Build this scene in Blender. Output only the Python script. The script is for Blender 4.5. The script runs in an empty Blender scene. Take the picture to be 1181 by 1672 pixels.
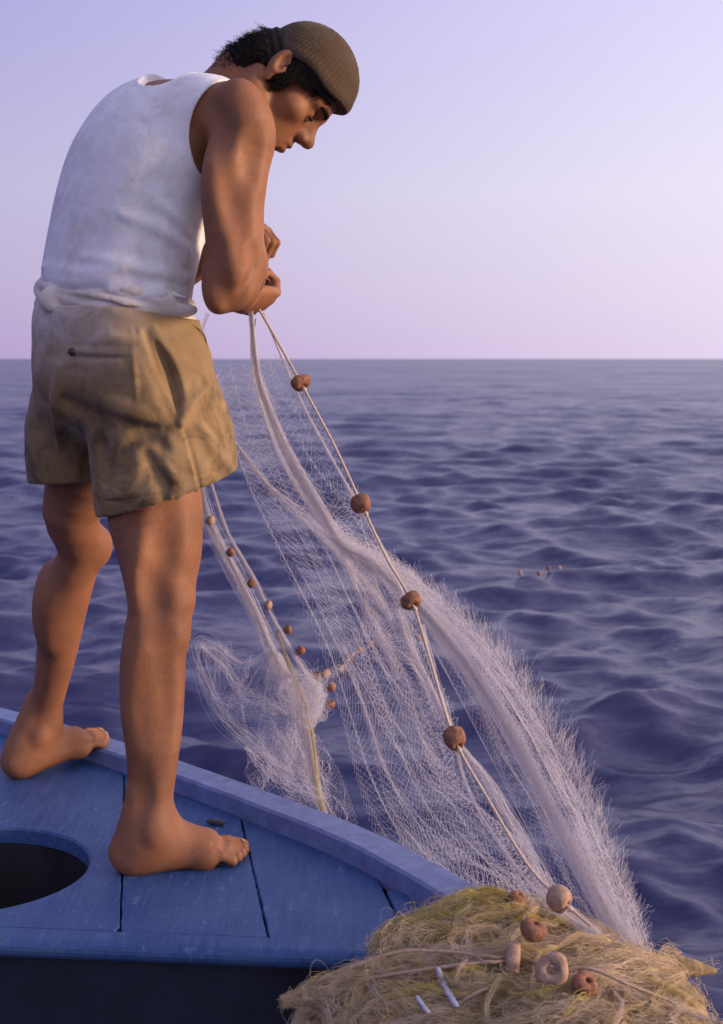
import bpy, math, random
import numpy as np
from mathutils import Vector, Matrix

# ------------------------------------------------------------------ camera, sky, sun, exposure
SC = bpy.context.scene
COL = SC.collection
CAM_H = 0.90            # camera height above the deck (deck z = 0)
SEA_Z = -0.75
FPX = 2240.0            # focal length in photograph pixels (50 mm lens on 24 x 36 film)
HORIZON = 586.0

cam_d = bpy.data.cameras.new('camera')
cam = bpy.data.objects.new('camera', cam_d)
COL.objects.link(cam)
cam.location = (0, 0, CAM_H)
cam.rotation_euler = (math.radians(90), 0, 0)
cam_d.sensor_fit = 'HORIZONTAL'
cam_d.sensor_width = 26.36
cam_d.lens = 50.0
cam_d.shift_y = -(836.0 - HORIZON) / 1181.0
cam_d.clip_start = 0.05
cam_d.clip_end = 60000
cam_d.dof.use_dof = True
cam_d.dof.focus_distance = 2.40
cam_d.dof.aperture_fstop = 7.5
SC.camera = cam

SUN_EL, SUN_AZ = math.radians(8), math.radians(99)     # azimuth measured from +Y (view axis) towards +X
SUN_DIR = Vector((math.sin(SUN_AZ) * math.cos(SUN_EL), math.cos(SUN_AZ) * math.cos(SUN_EL), math.sin(SUN_EL)))

world = bpy.data.worlds.new('World')
SC.world = world
world.use_nodes = True
wn, wl = world.node_tree.nodes, world.node_tree.links
wn.clear()
w_out = wn.new('ShaderNodeOutputWorld')
w_bg = wn.new('ShaderNodeBackground')
w_tc = wn.new('ShaderNodeTexCoord')
w_sep = wn.new('ShaderNodeSeparateXYZ')
w_ramp = wn.new('ShaderNodeValToRGB')                  # dusk colours by elevation
wl.new(w_tc.outputs['Generated'], w_sep.inputs[0])
wl.new(w_sep.outputs['Z'], w_ramp.inputs[0])
cr = w_ramp.color_ramp
stops = [(0.0, (0.375, 0.275, 0.53)), (0.05, (0.40, 0.325, 0.56)), (0.12, (0.415, 0.37, 0.60)),
         (0.26, (0.310, 0.285, 0.61)), (0.45, (0.21, 0.215, 0.56)), (1.0, (0.145, 0.17, 0.48))]
while len(cr.elements) < len(stops):
    cr.elements.new(0.5)
for e, (p, c) in zip(cr.elements, stops):
    e.position = p
    e.color = (c[0] * 1.12, c[1] * 1.15, c[2] * 1.10, 1)
# broad glow of the low sun behind haze
w_dot = wn.new('ShaderNodeVectorMath'); w_dot.operation = 'DOT_PRODUCT'
w_dot.inputs[1].default_value = SUN_DIR
wl.new(w_tc.outputs['Generated'], w_dot.inputs[0])
w_mr = wn.new('ShaderNodeMapRange'); w_mr.interpolation_type = 'SMOOTHSTEP'
w_mr.inputs['From Min'].default_value = -0.66
w_mr.inputs['From Max'].default_value = 0.62
wl.new(w_dot.outputs['Value'], w_mr.inputs['Value'])
w_glow = wn.new('ShaderNodeMix'); w_glow.data_type = 'RGBA'; w_glow.blend_type = 'ADD'
w_glow.inputs[7].default_value = (0.56, 0.53, 0.44, 1)
wl.new(w_mr.outputs[0], w_glow.inputs[0])
wl.new(w_ramp.outputs[0], w_glow.inputs[6])
# physical dusk sky underneath
w_sky = wn.new('ShaderNodeTexSky')
w_sky.sky_type = 'NISHITA'
w_sky.sun_disc = False
w_sky.sun_elevation = SUN_EL
w_sky.sun_rotation = SUN_AZ
w_sky.dust_density = 2.0
w_sm = wn.new('ShaderNodeMix'); w_sm.data_type = 'RGBA'; w_sm.blend_type = 'ADD'
w_sm.inputs[0].default_value = 0.006
wl.new(w_glow.outputs[2], w_sm.inputs[6])
wl.new(w_sky.outputs[0], w_sm.inputs[7])
wl.new(w_sm.outputs[2], w_bg.inputs['Color'])
w_bg.inputs['Strength'].default_value = 1.0
wl.new(w_bg.outputs[0], w_out.inputs[0])

sun_d = bpy.data.lights.new('sun', 'SUN')
sun_d.energy = 4.8
sun_d.angle = math.radians(14)
sun_d.color = (1.0, 0.71, 0.46)
sun = bpy.data.objects.new('sun', sun_d)
COL.objects.link(sun)
sun.rotation_euler = SUN_DIR.to_track_quat('Z', 'Y').to_euler()

SC.view_settings.view_transform = 'Standard'
SC.view_settings.look = 'None'
SC.view_settings.exposure = 0.0
SC.view_settings.gamma = 1.0
SC.view_settings.use_curve_mapping = False
SC.cycles.max_bounces = 8
SC.cycles.transparent_max_bounces = 16

# ------------------------------------------------------------------ helpers
def at(px, py, Y):
    """point of the place at depth Y that the photograph shows at (px, py)"""
    return np.array([(px - 590.5) / FPX * Y, Y, CAM_H - (py - HORIZON) / FPX * Y])

def mesh_obj(name, verts, faces, mat=None, parent=None, smooth=True):
    """faces: (n,3) or (n,4) int array, or a list of tuples"""
    me = bpy.data.meshes.new(name)
    verts = np.asarray(verts, dtype=np.float32)
    if isinstance(faces, np.ndarray):
        nf, k = faces.shape
        me.vertices.add(len(verts)); me.vertices.foreach_set('co', verts.ravel())
        me.loops.add(nf * k); me.loops.foreach_set('vertex_index', faces.astype(np.int32).ravel())
        me.polygons.add(nf)
        me.polygons.foreach_set('loop_start', np.arange(0, nf * k, k, dtype=np.int32))
        me.polygons.foreach_set('loop_total', np.full(nf, k, dtype=np.int32))
        me.update(calc_edges=True)
    else:
        me.from_pydata([tuple(v) for v in verts], [], [tuple(f) for f in faces])
        me.update()
    me.validate()
    if smooth:
        me.polygons.foreach_set('use_smooth', np.ones(len(me.polygons), dtype=bool))
    o = bpy.data.objects.new(name, me)
    COL.objects.link(o)
    if mat: me.materials.append(mat)
    if parent: o.parent = parent
    return o

def empty(name, loc=(0, 0, 0)):
    o = bpy.data.objects.new(name, None)
    o.empty_display_size = 0.1
    o.location = loc
    COL.objects.link(o)
    return o

def tag(o, label, cat, group=None, kind=None):
    o['label'] = label
    o['category'] = cat
    if group: o['group'] = group
    if kind: o['kind'] = kind
    return o

def keep_parent(child, parent):
    child.parent = parent
    child.matrix_parent_inverse = Matrix.Translation(parent.location).inverted()

def spline(pts, n):
    """Catmull-Rom through pts -> n points"""
    P = np.asarray(pts, float)
    P = np.vstack([2 * P[0] - P[1], P, 2 * P[-1] - P[-2]])
    m = len(P) - 3
    t = np.linspace(0, m - 1e-9, n)
    i = t.astype(int); u = (t - i)[:, None]
    a, b, c, d = P[i], P[i + 1], P[i + 2], P[i + 3]
    return 0.5 * (2 * b + (c - a) * u + (2 * a - 5 * b + 4 * c - d) * u ** 2 + (3 * b - a - 3 * c + d) * u ** 3)

def tube_mesh(path, rad, sides=8):
    """verts, quads of a tube with capped ends; rad scalar or per point"""
    P = np.asarray(path, float); n = len(P)
    rad = np.broadcast_to(np.asarray(rad, float), (n,))
    T = np.gradient(P, axis=0); T /= np.linalg.norm(T, axis=1)[:, None] + 1e-12
    ref = np.array([0.3, 0.2, 0.93])
    A = np.cross(T, ref); A /= np.linalg.norm(A, axis=1)[:, None] + 1e-12
    B = np.cross(T, A)
    ang = np.arange(sides) / sides * 2 * math.pi
    V = P[:, None] + rad[:, None, None] * (np.cos(ang)[None, :, None] * A[:, None] + np.sin(ang)[None, :, None] * B[:, None])
    i = np.arange(n - 1)[:, None] * sides; j = np.arange(sides)[None]
    k = (j + 1) % sides
    Q = np.stack([i + j, i + k, i + sides + k, i + sides + j], -1).reshape(-1, 4)
    return V.reshape(-1, 3), Q

def threads_mesh(A, B, r):
    """many straight thread pieces A->B as three-sided prisms; r scalar or per piece"""
    A = np.asarray(A, float); B = np.asarray(B, float)
    T = B - A; L = np.linalg.norm(T, axis=1)[:, None] + 1e-12; T = T / L
    ref = np.tile([0.31, 0.17, 0.94], (len(A), 1)); ref[np.abs(T[:, 2]) > 0.95] = [1, 0, 0]
    U = np.cross(T, ref); U /= np.linalg.norm(U, axis=1)[:, None]
    V = np.cross(T, U)
    r = np.broadcast_to(np.asarray(r, float), (len(A),))[:, None]
    vs = []
    for e in (A, B):
        for k in range(3):
            a = k * 2 * math.pi / 3
            vs.append(e + r * (math.cos(a) * U + math.sin(a) * V))
    vs = np.stack(vs, 1)
    b = np.arange(len(A))[:, None] * 6
    q = np.array([[0, 1, 4, 3], [1, 2, 5, 4], [2, 0, 3, 5]])
    F = (b[:, None] + q[None]).reshape(-1, 4)
    return vs.reshape(-1, 3), F

class Geo:
    """collects verts and quads / tris into one mesh"""
    def __init__(s): s.v = []; s.q = []; s.n = 0
    def add(s, v, f):
        v = np.asarray(v, float); f = np.asarray(f)
        s.v.append(v); s.q.append(f + s.n); s.n += len(v); return s
    def build(s, name, mat, parent=None, smooth=True):
        return mesh_obj(name, np.vstack(s.v), np.vstack(s.q), mat, parent, smooth)

# ------------------------------------------------------------------ materials
def new_mat(name):
    m = bpy.data.materials.new(name); m.use_nodes = True
    nt = m.node_tree
    return m, nt, nt.nodes['Principled BSDF']

def N(nt, kind, **kw):
    n = nt.nodes.new(kind)
    for k, v in kw.items(): setattr(n, k, v)
    return n

def noise(nt, scale, detail=4, rough=0.55, vec=None, dist=0.0):
    n = N(nt, 'ShaderNodeTexNoise'); n.inputs['Scale'].default_value = scale
    n.inputs['Detail'].default_value = detail; n.inputs['Roughness'].default_value = rough
    n.inputs['Distortion'].default_value = dist
    if vec: nt.links.new(vec, n.inputs['Vector'])
    return n

def ramp(nt, fac, stops):
    r = N(nt, 'ShaderNodeValToRGB')
    e = r.color_ramp.elements
    while len(e) < len(stops): e.new(0.5)
    for el, (p, c) in zip(e, stops):
        el.position = p; el.color = (*c, 1) if len(c) == 3 else c
    nt.links.new(fac, r.inputs[0]); return r

def mixc(nt, fac, a, b, mode='MIX'):
    m = N(nt, 'ShaderNodeMix', data_type='RGBA', blend_type=mode)
    for sock, v in ((0, fac), (6, a), (7, b)):
        if hasattr(v, 'is_linked'): nt.links.new(v, m.inputs[sock])
        elif sock == 0: m.inputs[0].default_value = v
        else: m.inputs[sock].default_value = (*v, 1)
    return m.outputs[2]

def coords(nt, scale=(1, 1, 1), rot=(0, 0, 0), kind='Object'):
    tc = N(nt, 'ShaderNodeTexCoord'); mp = N(nt, 'ShaderNodeMapping')
    mp.inputs['Scale'].default_value = scale; mp.inputs['Rotation'].default_value = rot
    nt.links.new(tc.outputs[kind], mp.inputs[0]); return mp.outputs[0]

def bump(nt, bsdf, h, strength=0.3, dist=0.01, prev=None):
    b = N(nt, 'ShaderNodeBump'); b.inputs['Strength'].default_value = strength
    b.inputs['Distance'].default_value = dist
    nt.links.new(h, b.inputs['Height'])
    if prev: nt.links.new(prev.outputs[0], b.inputs['Normal'])
    nt.links.new(b.outputs[0], bsdf.inputs['Normal']); return b

def mat_water():
    m, nt, b = new_mat('sea_water')
    b.inputs['Base Color'].default_value = (0.024, 0.023, 0.080, 1)
    b.inputs['Roughness'].default_value = 0.27
    b.inputs['IOR'].default_value = 1.33
    b.inputs['Specular IOR Level'].default_value = 0.58
    b.inputs['Specular Tint'].default_value = (0.80, 0.81, 1.0, 1)
    # ripples tilt the surface by a few degrees at every distance
    geo = N(nt, 'ShaderNodeNewGeometry')
    acc = geo.outputs['Normal']
    for sc, amp, st in ((0.06, 0.34, (0.4, 1.0, 1)), (0.22, 0.52, (0.4, 1.0, 1)), (0.9, 0.46, (0.5, 1.0, 1)), (3.6, 0.50, (0.5, 1.0, 1)), (13.0, 0.46, (0.5, 1, 1)), (42.0, 0.30, (0.5, 1, 1))):
        n = noise(nt, sc, 3, 0.6, coords(nt, st), 0.5)
        s1 = N(nt, 'ShaderNodeVectorMath', operation='SUBTRACT'); nt.links.new(n.outputs['Color'], s1.inputs[0]); s1.inputs[1].default_value = (0.5, 0.5, 0.5)
        s2 = N(nt, 'ShaderNodeVectorMath', operation='MULTIPLY'); nt.links.new(s1.outputs[0], s2.inputs[0]); s2.inputs[1].default_value = (amp * 0.8, amp, 0)
        s3 = N(nt, 'ShaderNodeVectorMath', operation='ADD'); nt.links.new(acc, s3.inputs[0]); nt.links.new(s2.outputs[0], s3.inputs[1])
        acc = s3.outputs[0]
    nn = N(nt, 'ShaderNodeVectorMath', operation='NORMALIZE'); nt.links.new(acc, nn.inputs[0])
    nt.links.new(nn.outputs[0], b.inputs['Normal'])
    return m

def mat_paint():
    m, nt, b = new_mat('worn_blue_paint')
    oi = N(nt, 'ShaderNodeObjectInfo')
    v = coords(nt, (26, 2.2, 26), (0, 0, math.radians(-10)))          # streaks along the planks
    grain = noise(nt, 3.2, 6, 0.7, v, 0.3)
    v2 = coords(nt)
    blot = noise(nt, 7, 5, 0.65, v2); chips = noise(nt, 38, 6, 0.75, v2, 0.4)
    base = ramp(nt, grain.outputs[0], [(0.28, (0.019, 0.054, 0.148)), (0.5, (0.030, 0.077, 0.208)), (0.70, (0.054, 0.112, 0.275))])
    c = mixc(nt, ramp(nt, blot.outputs[0], [(0.35, (0, 0, 0)), (0.75, (1, 1, 1))]).outputs[0], base.outputs[0], (0.058, 0.105, 0.245))
    gmask = ramp(nt, chips.outputs[0], [(0.55, (0, 0, 0)), (0.66, (0.75, 0.75, 0.75))])
    g2 = N(nt, 'ShaderNodeMath', operation='MULTIPLY')
    nt.links.new(gmask.outputs[0], g2.inputs[0]); nt.links.new(ramp(nt, grain.outputs[0], [(0.45, (0, 0, 0)), (0.65, (1, 1, 1))]).outputs[0], g2.inputs[1])
    c = mixc(nt, g2.outputs[0], c, (0.20, 0.25, 0.38))
    dark = ramp(nt, noise(nt, 55, 5, 0.7, coords(nt, (1, 0.25, 1), (0, 0, 0.17))).outputs[0], [(0.61, (0, 0, 0)), (0.69, (0.75, 0.75, 0.75))])
    c = mixc(nt, dark.outputs[0], c, (0.035, 0.05, 0.10))
    nt.links.new(c, b.inputs['Base Color'])
    b.inputs['Roughness'].default_value = 0.5
    b.inputs['Specular IOR Level'].default_value = 0.3
    add = N(nt, 'ShaderNodeMath', operation='ADD')
    nt.links.new(grain.outputs[0], add.inputs[0]); nt.links.new(chips.outputs[0], add.inputs[1])
    bump(nt, b, add.outputs[0], 0.35, 0.004)
    return m

def mat_plain(name, col, var=0.25, rough=0.7, scale=40, bumpd=0.002, bs=0.3):
    m, nt, b = new_mat(name)
    v = coords(nt)
    n = noise(nt, scale, 5, 0.65, v)
    lo = tuple(c * (1 - var) for c in col); hi = tuple(min(1, c * (1 + var)) for c in col)
    r = ramp(nt, n.outputs[0], [(0.3, lo), (0.7, hi)])
    nt.links.new(r.outputs[0], b.inputs['Base Color'])
    b.inputs['Roughness'].default_value = rough
    bump(nt, b, n.outputs[0], bs, bumpd)
    return m

M_WATER = mat_water()
M_PAINT = mat_paint()
M_RAIL = mat_plain('pale_blue_rail_paint', (0.15, 0.19, 0.36), 0.25, 0.5, 30, 0.003)
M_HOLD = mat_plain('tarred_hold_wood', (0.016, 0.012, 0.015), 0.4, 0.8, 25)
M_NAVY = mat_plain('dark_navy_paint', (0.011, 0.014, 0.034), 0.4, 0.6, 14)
M_HULL = mat_plain('hull_paint', (0.13, 0.20, 0.45), 0.2, 0.5, 12)
# ------------------------------------------------------------------ the sea
def build_sea():
    rng = np.random.RandomState(4)
    f, h = 1371.0, CAM_H - SEA_Z
    r = np.concatenate([np.geomspace(2.0, 420.0, 780, endpoint=False), np.geomspace(420, 40000, 36)])
    r = np.concatenate([[0.4, 1.2], r])
    dr = np.gradient(r)
    a = np.radians(np.concatenate([np.linspace(-180, -34, 36, endpoint=False), np.linspace(-34, 34, 345), np.linspace(34, 180, 37)[1:-1]]))
    R, A = np.meshgrid(r, a, indexing='ij')
    X, Y = R * np.sin(A), R * np.cos(A)
    da = np.full(len(a), np.radians(0.2)); da[:36] = da[-35:] = np.radians(4.0)
    cell = np.maximum(dr[:, None], 0.5 * R * da[None])
    Z = np.zeros_like(X); DX = np.zeros_like(X); DY = np.zeros_like(X)
    lam = np.concatenate([np.geomspace(9.0, 1.6, 16), np.geomspace(1.5, 0.16, 60)])
    for i, L in enumerate(lam):
        th = math.radians(-78) + rng.normal(0, 0.42 if L > 1.5 else 0.75)
        k = 2 * math.pi / L
        amp = (0.0038 * L ** 0.85 if L > 1.6 else 0.0100 * L ** 1.02) * rng.uniform(0.6, 1.3)
        fade = np.clip((L / cell - 2.2) / 2.5, 0, 1)
        # patchiness so crests come in groups
        gx, gy, gp = rng.normal(0, 0.35 / L), rng.normal(0, 0.35 / L), rng.uniform(0, 6.28)
        patch = 0.65 + 0.6 * np.sin(gx * X * 2 + gy * Y * 2 + gp)
        ph = k * (math.cos(th) * X + math.sin(th) * Y) + rng.uniform(0, 6.28)
        aa = amp * fade * patch
        Z += aa * np.cos(ph)
        DX -= 0.75 * aa * math.cos(th) * np.sin(ph); DY -= 0.75 * aa * math.sin(th) * np.sin(ph)
    V = np.stack([X + DX, Y + DY, SEA_Z + Z], -1).reshape(-1, 3)
    nr, na = X.shape
    i = np.arange(nr - 1)[:, None] * na; j = np.arange(na)[None]; k = (j + 1) % na
    Q = np.stack([i + j, i + na + j, i + na + k, i + k], -1).reshape(-1, 4)
    o = mesh_obj('sea', V, Q[:, ::-1].copy(), M_WATER)
    o['kind'] = 'structure'
    return o
sea = build_sea()

# ------------------------------------------------------------------ the boat
boat = empty('fishing_boat', (0, 2.2, 0))
tag(boat, 'blue painted wooden fishing boat deck with low toe rail under the barefoot man', 'boat')

RAIL_IN = spline([(-1.75, 3.84, 0), (-1.40, 3.66, 0), (-1.0, 3.39, 0), (-0.78, 3.222, 0), (-0.577, 3.036, 0), (-0.378, 2.839, 0), (-0.228, 2.681, 0),
                  (-0.034, 2.464, 0), (0.11, 2.245, 0), (0.225, 2.03, 0), (0.315, 1.80, 0), (0.385, 1.55, 0), (0.44, 1.2, 0), (0.475, 0.6, 0)], 120)
_t = np.gradient(RAIL_IN, axis=0); _t /= np.linalg.norm(_t, axis=1)[:, None]
RAIL_N = np.stack([-_t[:, 1], _t[:, 0], 0 * _t[:, 0]], 1)       # outward (away from the deck)

def sweep(path, nrm, prof, name, mat, parent, wob=0.0, seed=1):
    """prof: list of (outward, up) closed loop"""
    rng = np.random.RandomState(seed)
    n, k = len(path), len(prof)
    V = np.zeros((n, k, 3))
    for j, (o, u) in enumerate(prof):
        V[:, j] = path + nrm * o; V[:, j, 2] += u
    if wob:
        w = np.convolve(rng.normal(0, 1, n + 8), np.ones(9) / 9, 'valid')[:, None]
        V[:, :, 2] += wob * w
    Q = []
    for i in range(n - 1):
        for j in range(k):
            jj = (j + 1) % k
            Q.append((i * k + j, i * k + jj, (i + 1) * k + jj, (i + 1) * k + j))
    Q.append(tuple(range(k))[::-1]); Q.append(tuple((n - 1) * k + j for j in range(k)))
    o = mesh_obj(name, V.reshape(-1, 3), Q, mat, None, False)
    keep_parent(o, parent)
    return o

b_ = 0.005
sweep(RAIL_IN, RAIL_N, [(0, -0.012), (0, 0.036 - b_), (b_, 0.036), (0.072 - b_, 0.036), (0.072, 0.036 - b_), (0.072, -0.012)],
      'toe_rail', M_RAIL, boat, 0.0016)
# hull side below the rail
sweep(RAIL_IN, RAIL_N, [(0.045, -0.013), (0.066, -0.013), (0.080, -0.05), (0.060, -0.06), (0.03, -0.35), (-0.10, -0.95), (-0.13, -0.95), (0.0, -0.35)],
      'hull_side', M_HULL, boat)

FRONT = lambda x: 2.128 - 0.105 * (x + 0.1) * 0.9      # depth of the deck's near edge
def rail_x_at(y):
    return np.interp(-y, -RAIL_IN[:, 1], RAIL_IN[:, 0])
gap_dir = np.array([-0.165, 1.0])
# gap lines, given at y = 2.15
GAPS = [-1.62, -1.12, -0.378, -0.147, 0.0685]

def plank(x0, x1, hole=None):
    """deck board between gap lines x0 and x1 (at y 2.15), from the near edge to under the rail"""
    w = 0.0014
    def line(x, s):
        return lambda y: x + s * w + gap_dir[0] * (y - 2.15)
    L, R = line(x0, 1), line(x1, -1)
    def far(fn):
        lo, hi = 2.0, 4.2
        for _ in range(40):
            mid = (lo + hi) / 2
            if fn(mid) < rail_x_at(mid) + 0.02: lo = mid
            else: hi = mid
        return lo
    def near(fn):
        y = 2.13
        for _ in range(5): y = FRONT(fn(y))
        return y
    yl0, yl1, yr0, yr1 = near(L), far(L), near(R), far(R)
    n = 40
    rim = [(L(y), y) for y in np.linspace(yl0, yl1, n)]
    far_ys = np.linspace(yl1, yr1, n + 1)[1:-1]
    rim += [(rail_x_at(y) + 0.02, y) for y in far_ys]
    rim += [(R(y), y) for y in np.linspace(yr1, yr0, n)]
    rim += [(x, FRONT(x)) for x in np.linspace(R(yr0), L(yl0), n + 1)[1:-1]]
    rs = np.random.RandomState(int(abs(x0) * 1000))
    return [(x + rs.uniform(-0.0009, 0.0009), y) for x, y in rim]

def slab(rim, z0, z1, name, mat, parent, hole=None, bevel=0.003):
    rim = np.array(rim)
    c = rim.mean(0)
    n = len(rim)
    d = rim - c
    ins = rim - d / np.linalg.norm(d, axis=1)[:, None] * bevel
    V = []; F = []
    def ring(p, z):
        s = len(V); V.extend([(x, y, z) for x, y in p]); return s
    a = ring(rim, z0); b = ring(rim, z1 - bevel); t = ring(ins, z1)
    def strip(p, q, m=n):
        for i in range(m): F.append((p + i, q + i, q + (i + 1) % m, p + (i + 1) % m))
    strip(a, b); strip(b, t)
    if hole is None:
        F.append(tuple(t + i for i in range(n))); F.append(tuple(a + i for i in range(n))[::-1])
    else:
        hc, hr = np.array(hole[:2]), hole[2]
        ang = np.arctan2(rim[:, 1] - hc[1], rim[:, 0] - hc[0])
        circ = hc + hr * np.stack([np.cos(ang), np.sin(ang)], 1)
        circ2 = hc + (hr + 0.004) * np.stack([np.cos(ang), np.sin(ang)], 1)
        h1 = ring(circ2, z1); h2 = ring(circ, z1 - 0.004); h3 = ring(circ, z0)
        strip(t, h1); strip(h1, h2); strip(h2, h3); strip(h3, a)
    o = mesh_obj(name, V, F, mat, None, False)
    # faces consistently outward
    import bmesh
    bm = bmesh.new(); bm.from_mesh(o.data); bmesh.ops.recalc_face_normals(bm, faces=bm.faces); bm.to_mesh(o.data); bm.free()
    keep_parent(o, parent)
    return o

HOLE = (-0.690, 2.425, 0.205)
dz = [0.0, 0.0008, 0.0, -0.0012]
for i in range(len(GAPS) - 1):
    rim = plank(GAPS[i], GAPS[i + 1])
    # resample the holed board finely so the round hatch is round
    if i == 1:
        P = np.array(rim + rim[:1]); s = np.r_[0, np.cumsum(np.linalg.norm(np.diff(P, axis=0), axis=1))]
        u = np.linspace(0, s[-1], 145)[:-1]
        rim = list(zip(np.interp(u, s, P[:, 0]), np.interp(u, s, P[:, 1])))
        slab(rim, -0.028, dz[i], 'deck_plank', M_PAINT, boat, HOLE)
    else:
        slab(rim, -0.028, dz[i], 'deck_plank', M_PAINT, boat)
# last three-cornered board, where the deck runs out at the rail
ys2 = [y for y in RAIL_IN[::-1, 1] if FRONT(0.17) + 0.003 < y < 2.33]
fx = lambda y: GAPS[-1] + 0.0022 + gap_dir[0] * (y - 2.15)
yf = [y for y in ys2 if rail_x_at(y) + 0.02 > fx(y) + 0.004]
rim = [(fx(FRONT(0.07)), FRONT(0.07))] + [(fx(y), y) for y in np.linspace(FRONT(0.07) + 0.01, yf[-1], 8)] + [(rail_x_at(y) + 0.02, y) for y in yf[::-1]]
slab(rim, -0.028, 0.0004, 'deck_plank', M_PAINT, boat)
# side deck: boards running forward along the rail (under the heap of net)
ys = np.linspace(0.7, 2.16, 30)
for k in range(2):
    o0, o1 = -0.085 * k - 0.0025, -0.085 * (k + 1) + 0.0025
    rx = rail_x_at(ys)
    left = [(x + o1 - (0.02 if k else 0), y) for x, y in zip(rx, ys)]
    right = [(x + o0 + (0.02 if k == 0 else 0), y) for x, y in zip(rx, ys)][::-1]
    rim = [(x, min(y, FRONT(x) - 0.056)) for x, y in left + right]
    slab(rim, -0.03, -0.002 - 0.003 * k, 'deck_plank', M_PAINT, boat)
# rounded nosing along the near edge of the deck
nx = np.linspace(-1.9, 0.19, 44)
path = np.stack([nx, FRONT(nx) - 0.003, 0 * nx], 1)
nose_n = np.tile([0.0, -1.0, 0.0], (len(nx), 1))
arc = [(0.034 + 0.015 * math.sin(t), -0.014 + 0.015 * math.cos(t)) for t in np.linspace(0, math.pi, 9)]
o = sweep(path, nose_n, [(0, -0.029), (0, 0.001)] + arc, 'deck_nosing', M_PAINT, boat, 0.0012, 5)
# bulkhead under the deck, hold floor and hold sides (dark, in the shade of the deck)
def box(name, x0, x1, y0, y1, z0, z1, mat, parent):
    v = [(x, y, z) for z in (z0, z1) for y in (y0, y1) for x in (x0, x1)]
    f = [(0, 2, 3, 1), (4, 5, 7, 6), (0, 1, 5, 4), (2, 6, 7, 3), (0, 4, 6, 2), (1, 3, 7, 5)]
    o = mesh_obj(name, v, f, mat, None, False); keep_parent(o, parent); return o
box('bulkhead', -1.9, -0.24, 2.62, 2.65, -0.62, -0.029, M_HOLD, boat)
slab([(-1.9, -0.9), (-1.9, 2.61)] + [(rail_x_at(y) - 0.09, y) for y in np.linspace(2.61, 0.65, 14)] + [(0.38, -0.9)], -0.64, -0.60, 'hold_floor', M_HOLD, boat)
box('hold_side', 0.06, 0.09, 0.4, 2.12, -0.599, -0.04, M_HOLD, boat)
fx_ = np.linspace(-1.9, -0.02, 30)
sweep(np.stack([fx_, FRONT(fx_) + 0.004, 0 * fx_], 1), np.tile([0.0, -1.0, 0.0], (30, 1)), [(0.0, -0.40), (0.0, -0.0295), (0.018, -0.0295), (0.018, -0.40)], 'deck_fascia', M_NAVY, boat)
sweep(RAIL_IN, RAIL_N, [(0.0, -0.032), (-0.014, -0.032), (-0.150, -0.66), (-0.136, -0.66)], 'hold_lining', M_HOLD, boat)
# hatch coaming ring seen inside the round hole
ang = np.linspace(0, 2 * math.pi, 65)[:-1]
V = []; 
for rr, zz in ((0.222, -0.0285), (0.222, -0.30), (0.214, -0.30), (0.214, -0.0285)):
    V += [(HOLE[0] + rr * math.cos(a), HOLE[1] + rr * math.sin(a), zz) for a in ang]
F = [(r * 64 + i, ((r + 1) % 4) * 64 + i, ((r + 1) % 4) * 64 + (i + 1) % 64, r * 64 + (i + 1) % 64) for r in range(4) for i in range(64)]
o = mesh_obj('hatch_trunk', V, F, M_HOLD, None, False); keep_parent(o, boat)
# stick lying on the deck
M_STICK = mat_plain('weathered_stick', (0.10, 0.075, 0.07), 0.3, 0.8, 80)
p0, p1 = at(338, 1347, 2.655), at(368, 1352, 2.64)
pts = spline([p0, p0 * 0.5 + p1 * 0.5 + [0, 0, 0.002], p1], 8); pts[:, 2] = 0.006
sv, sq = tube_mesh(pts, [0.003, 0.0055, 0.006, 0.0055, 0.0052, 0.006, 0.005, 0.002], 6)
tag(mesh_obj('stick', sv, sq, M_STICK), 'short brown stick lying on the blue deck beside the toe rail', 'stick')
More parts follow.
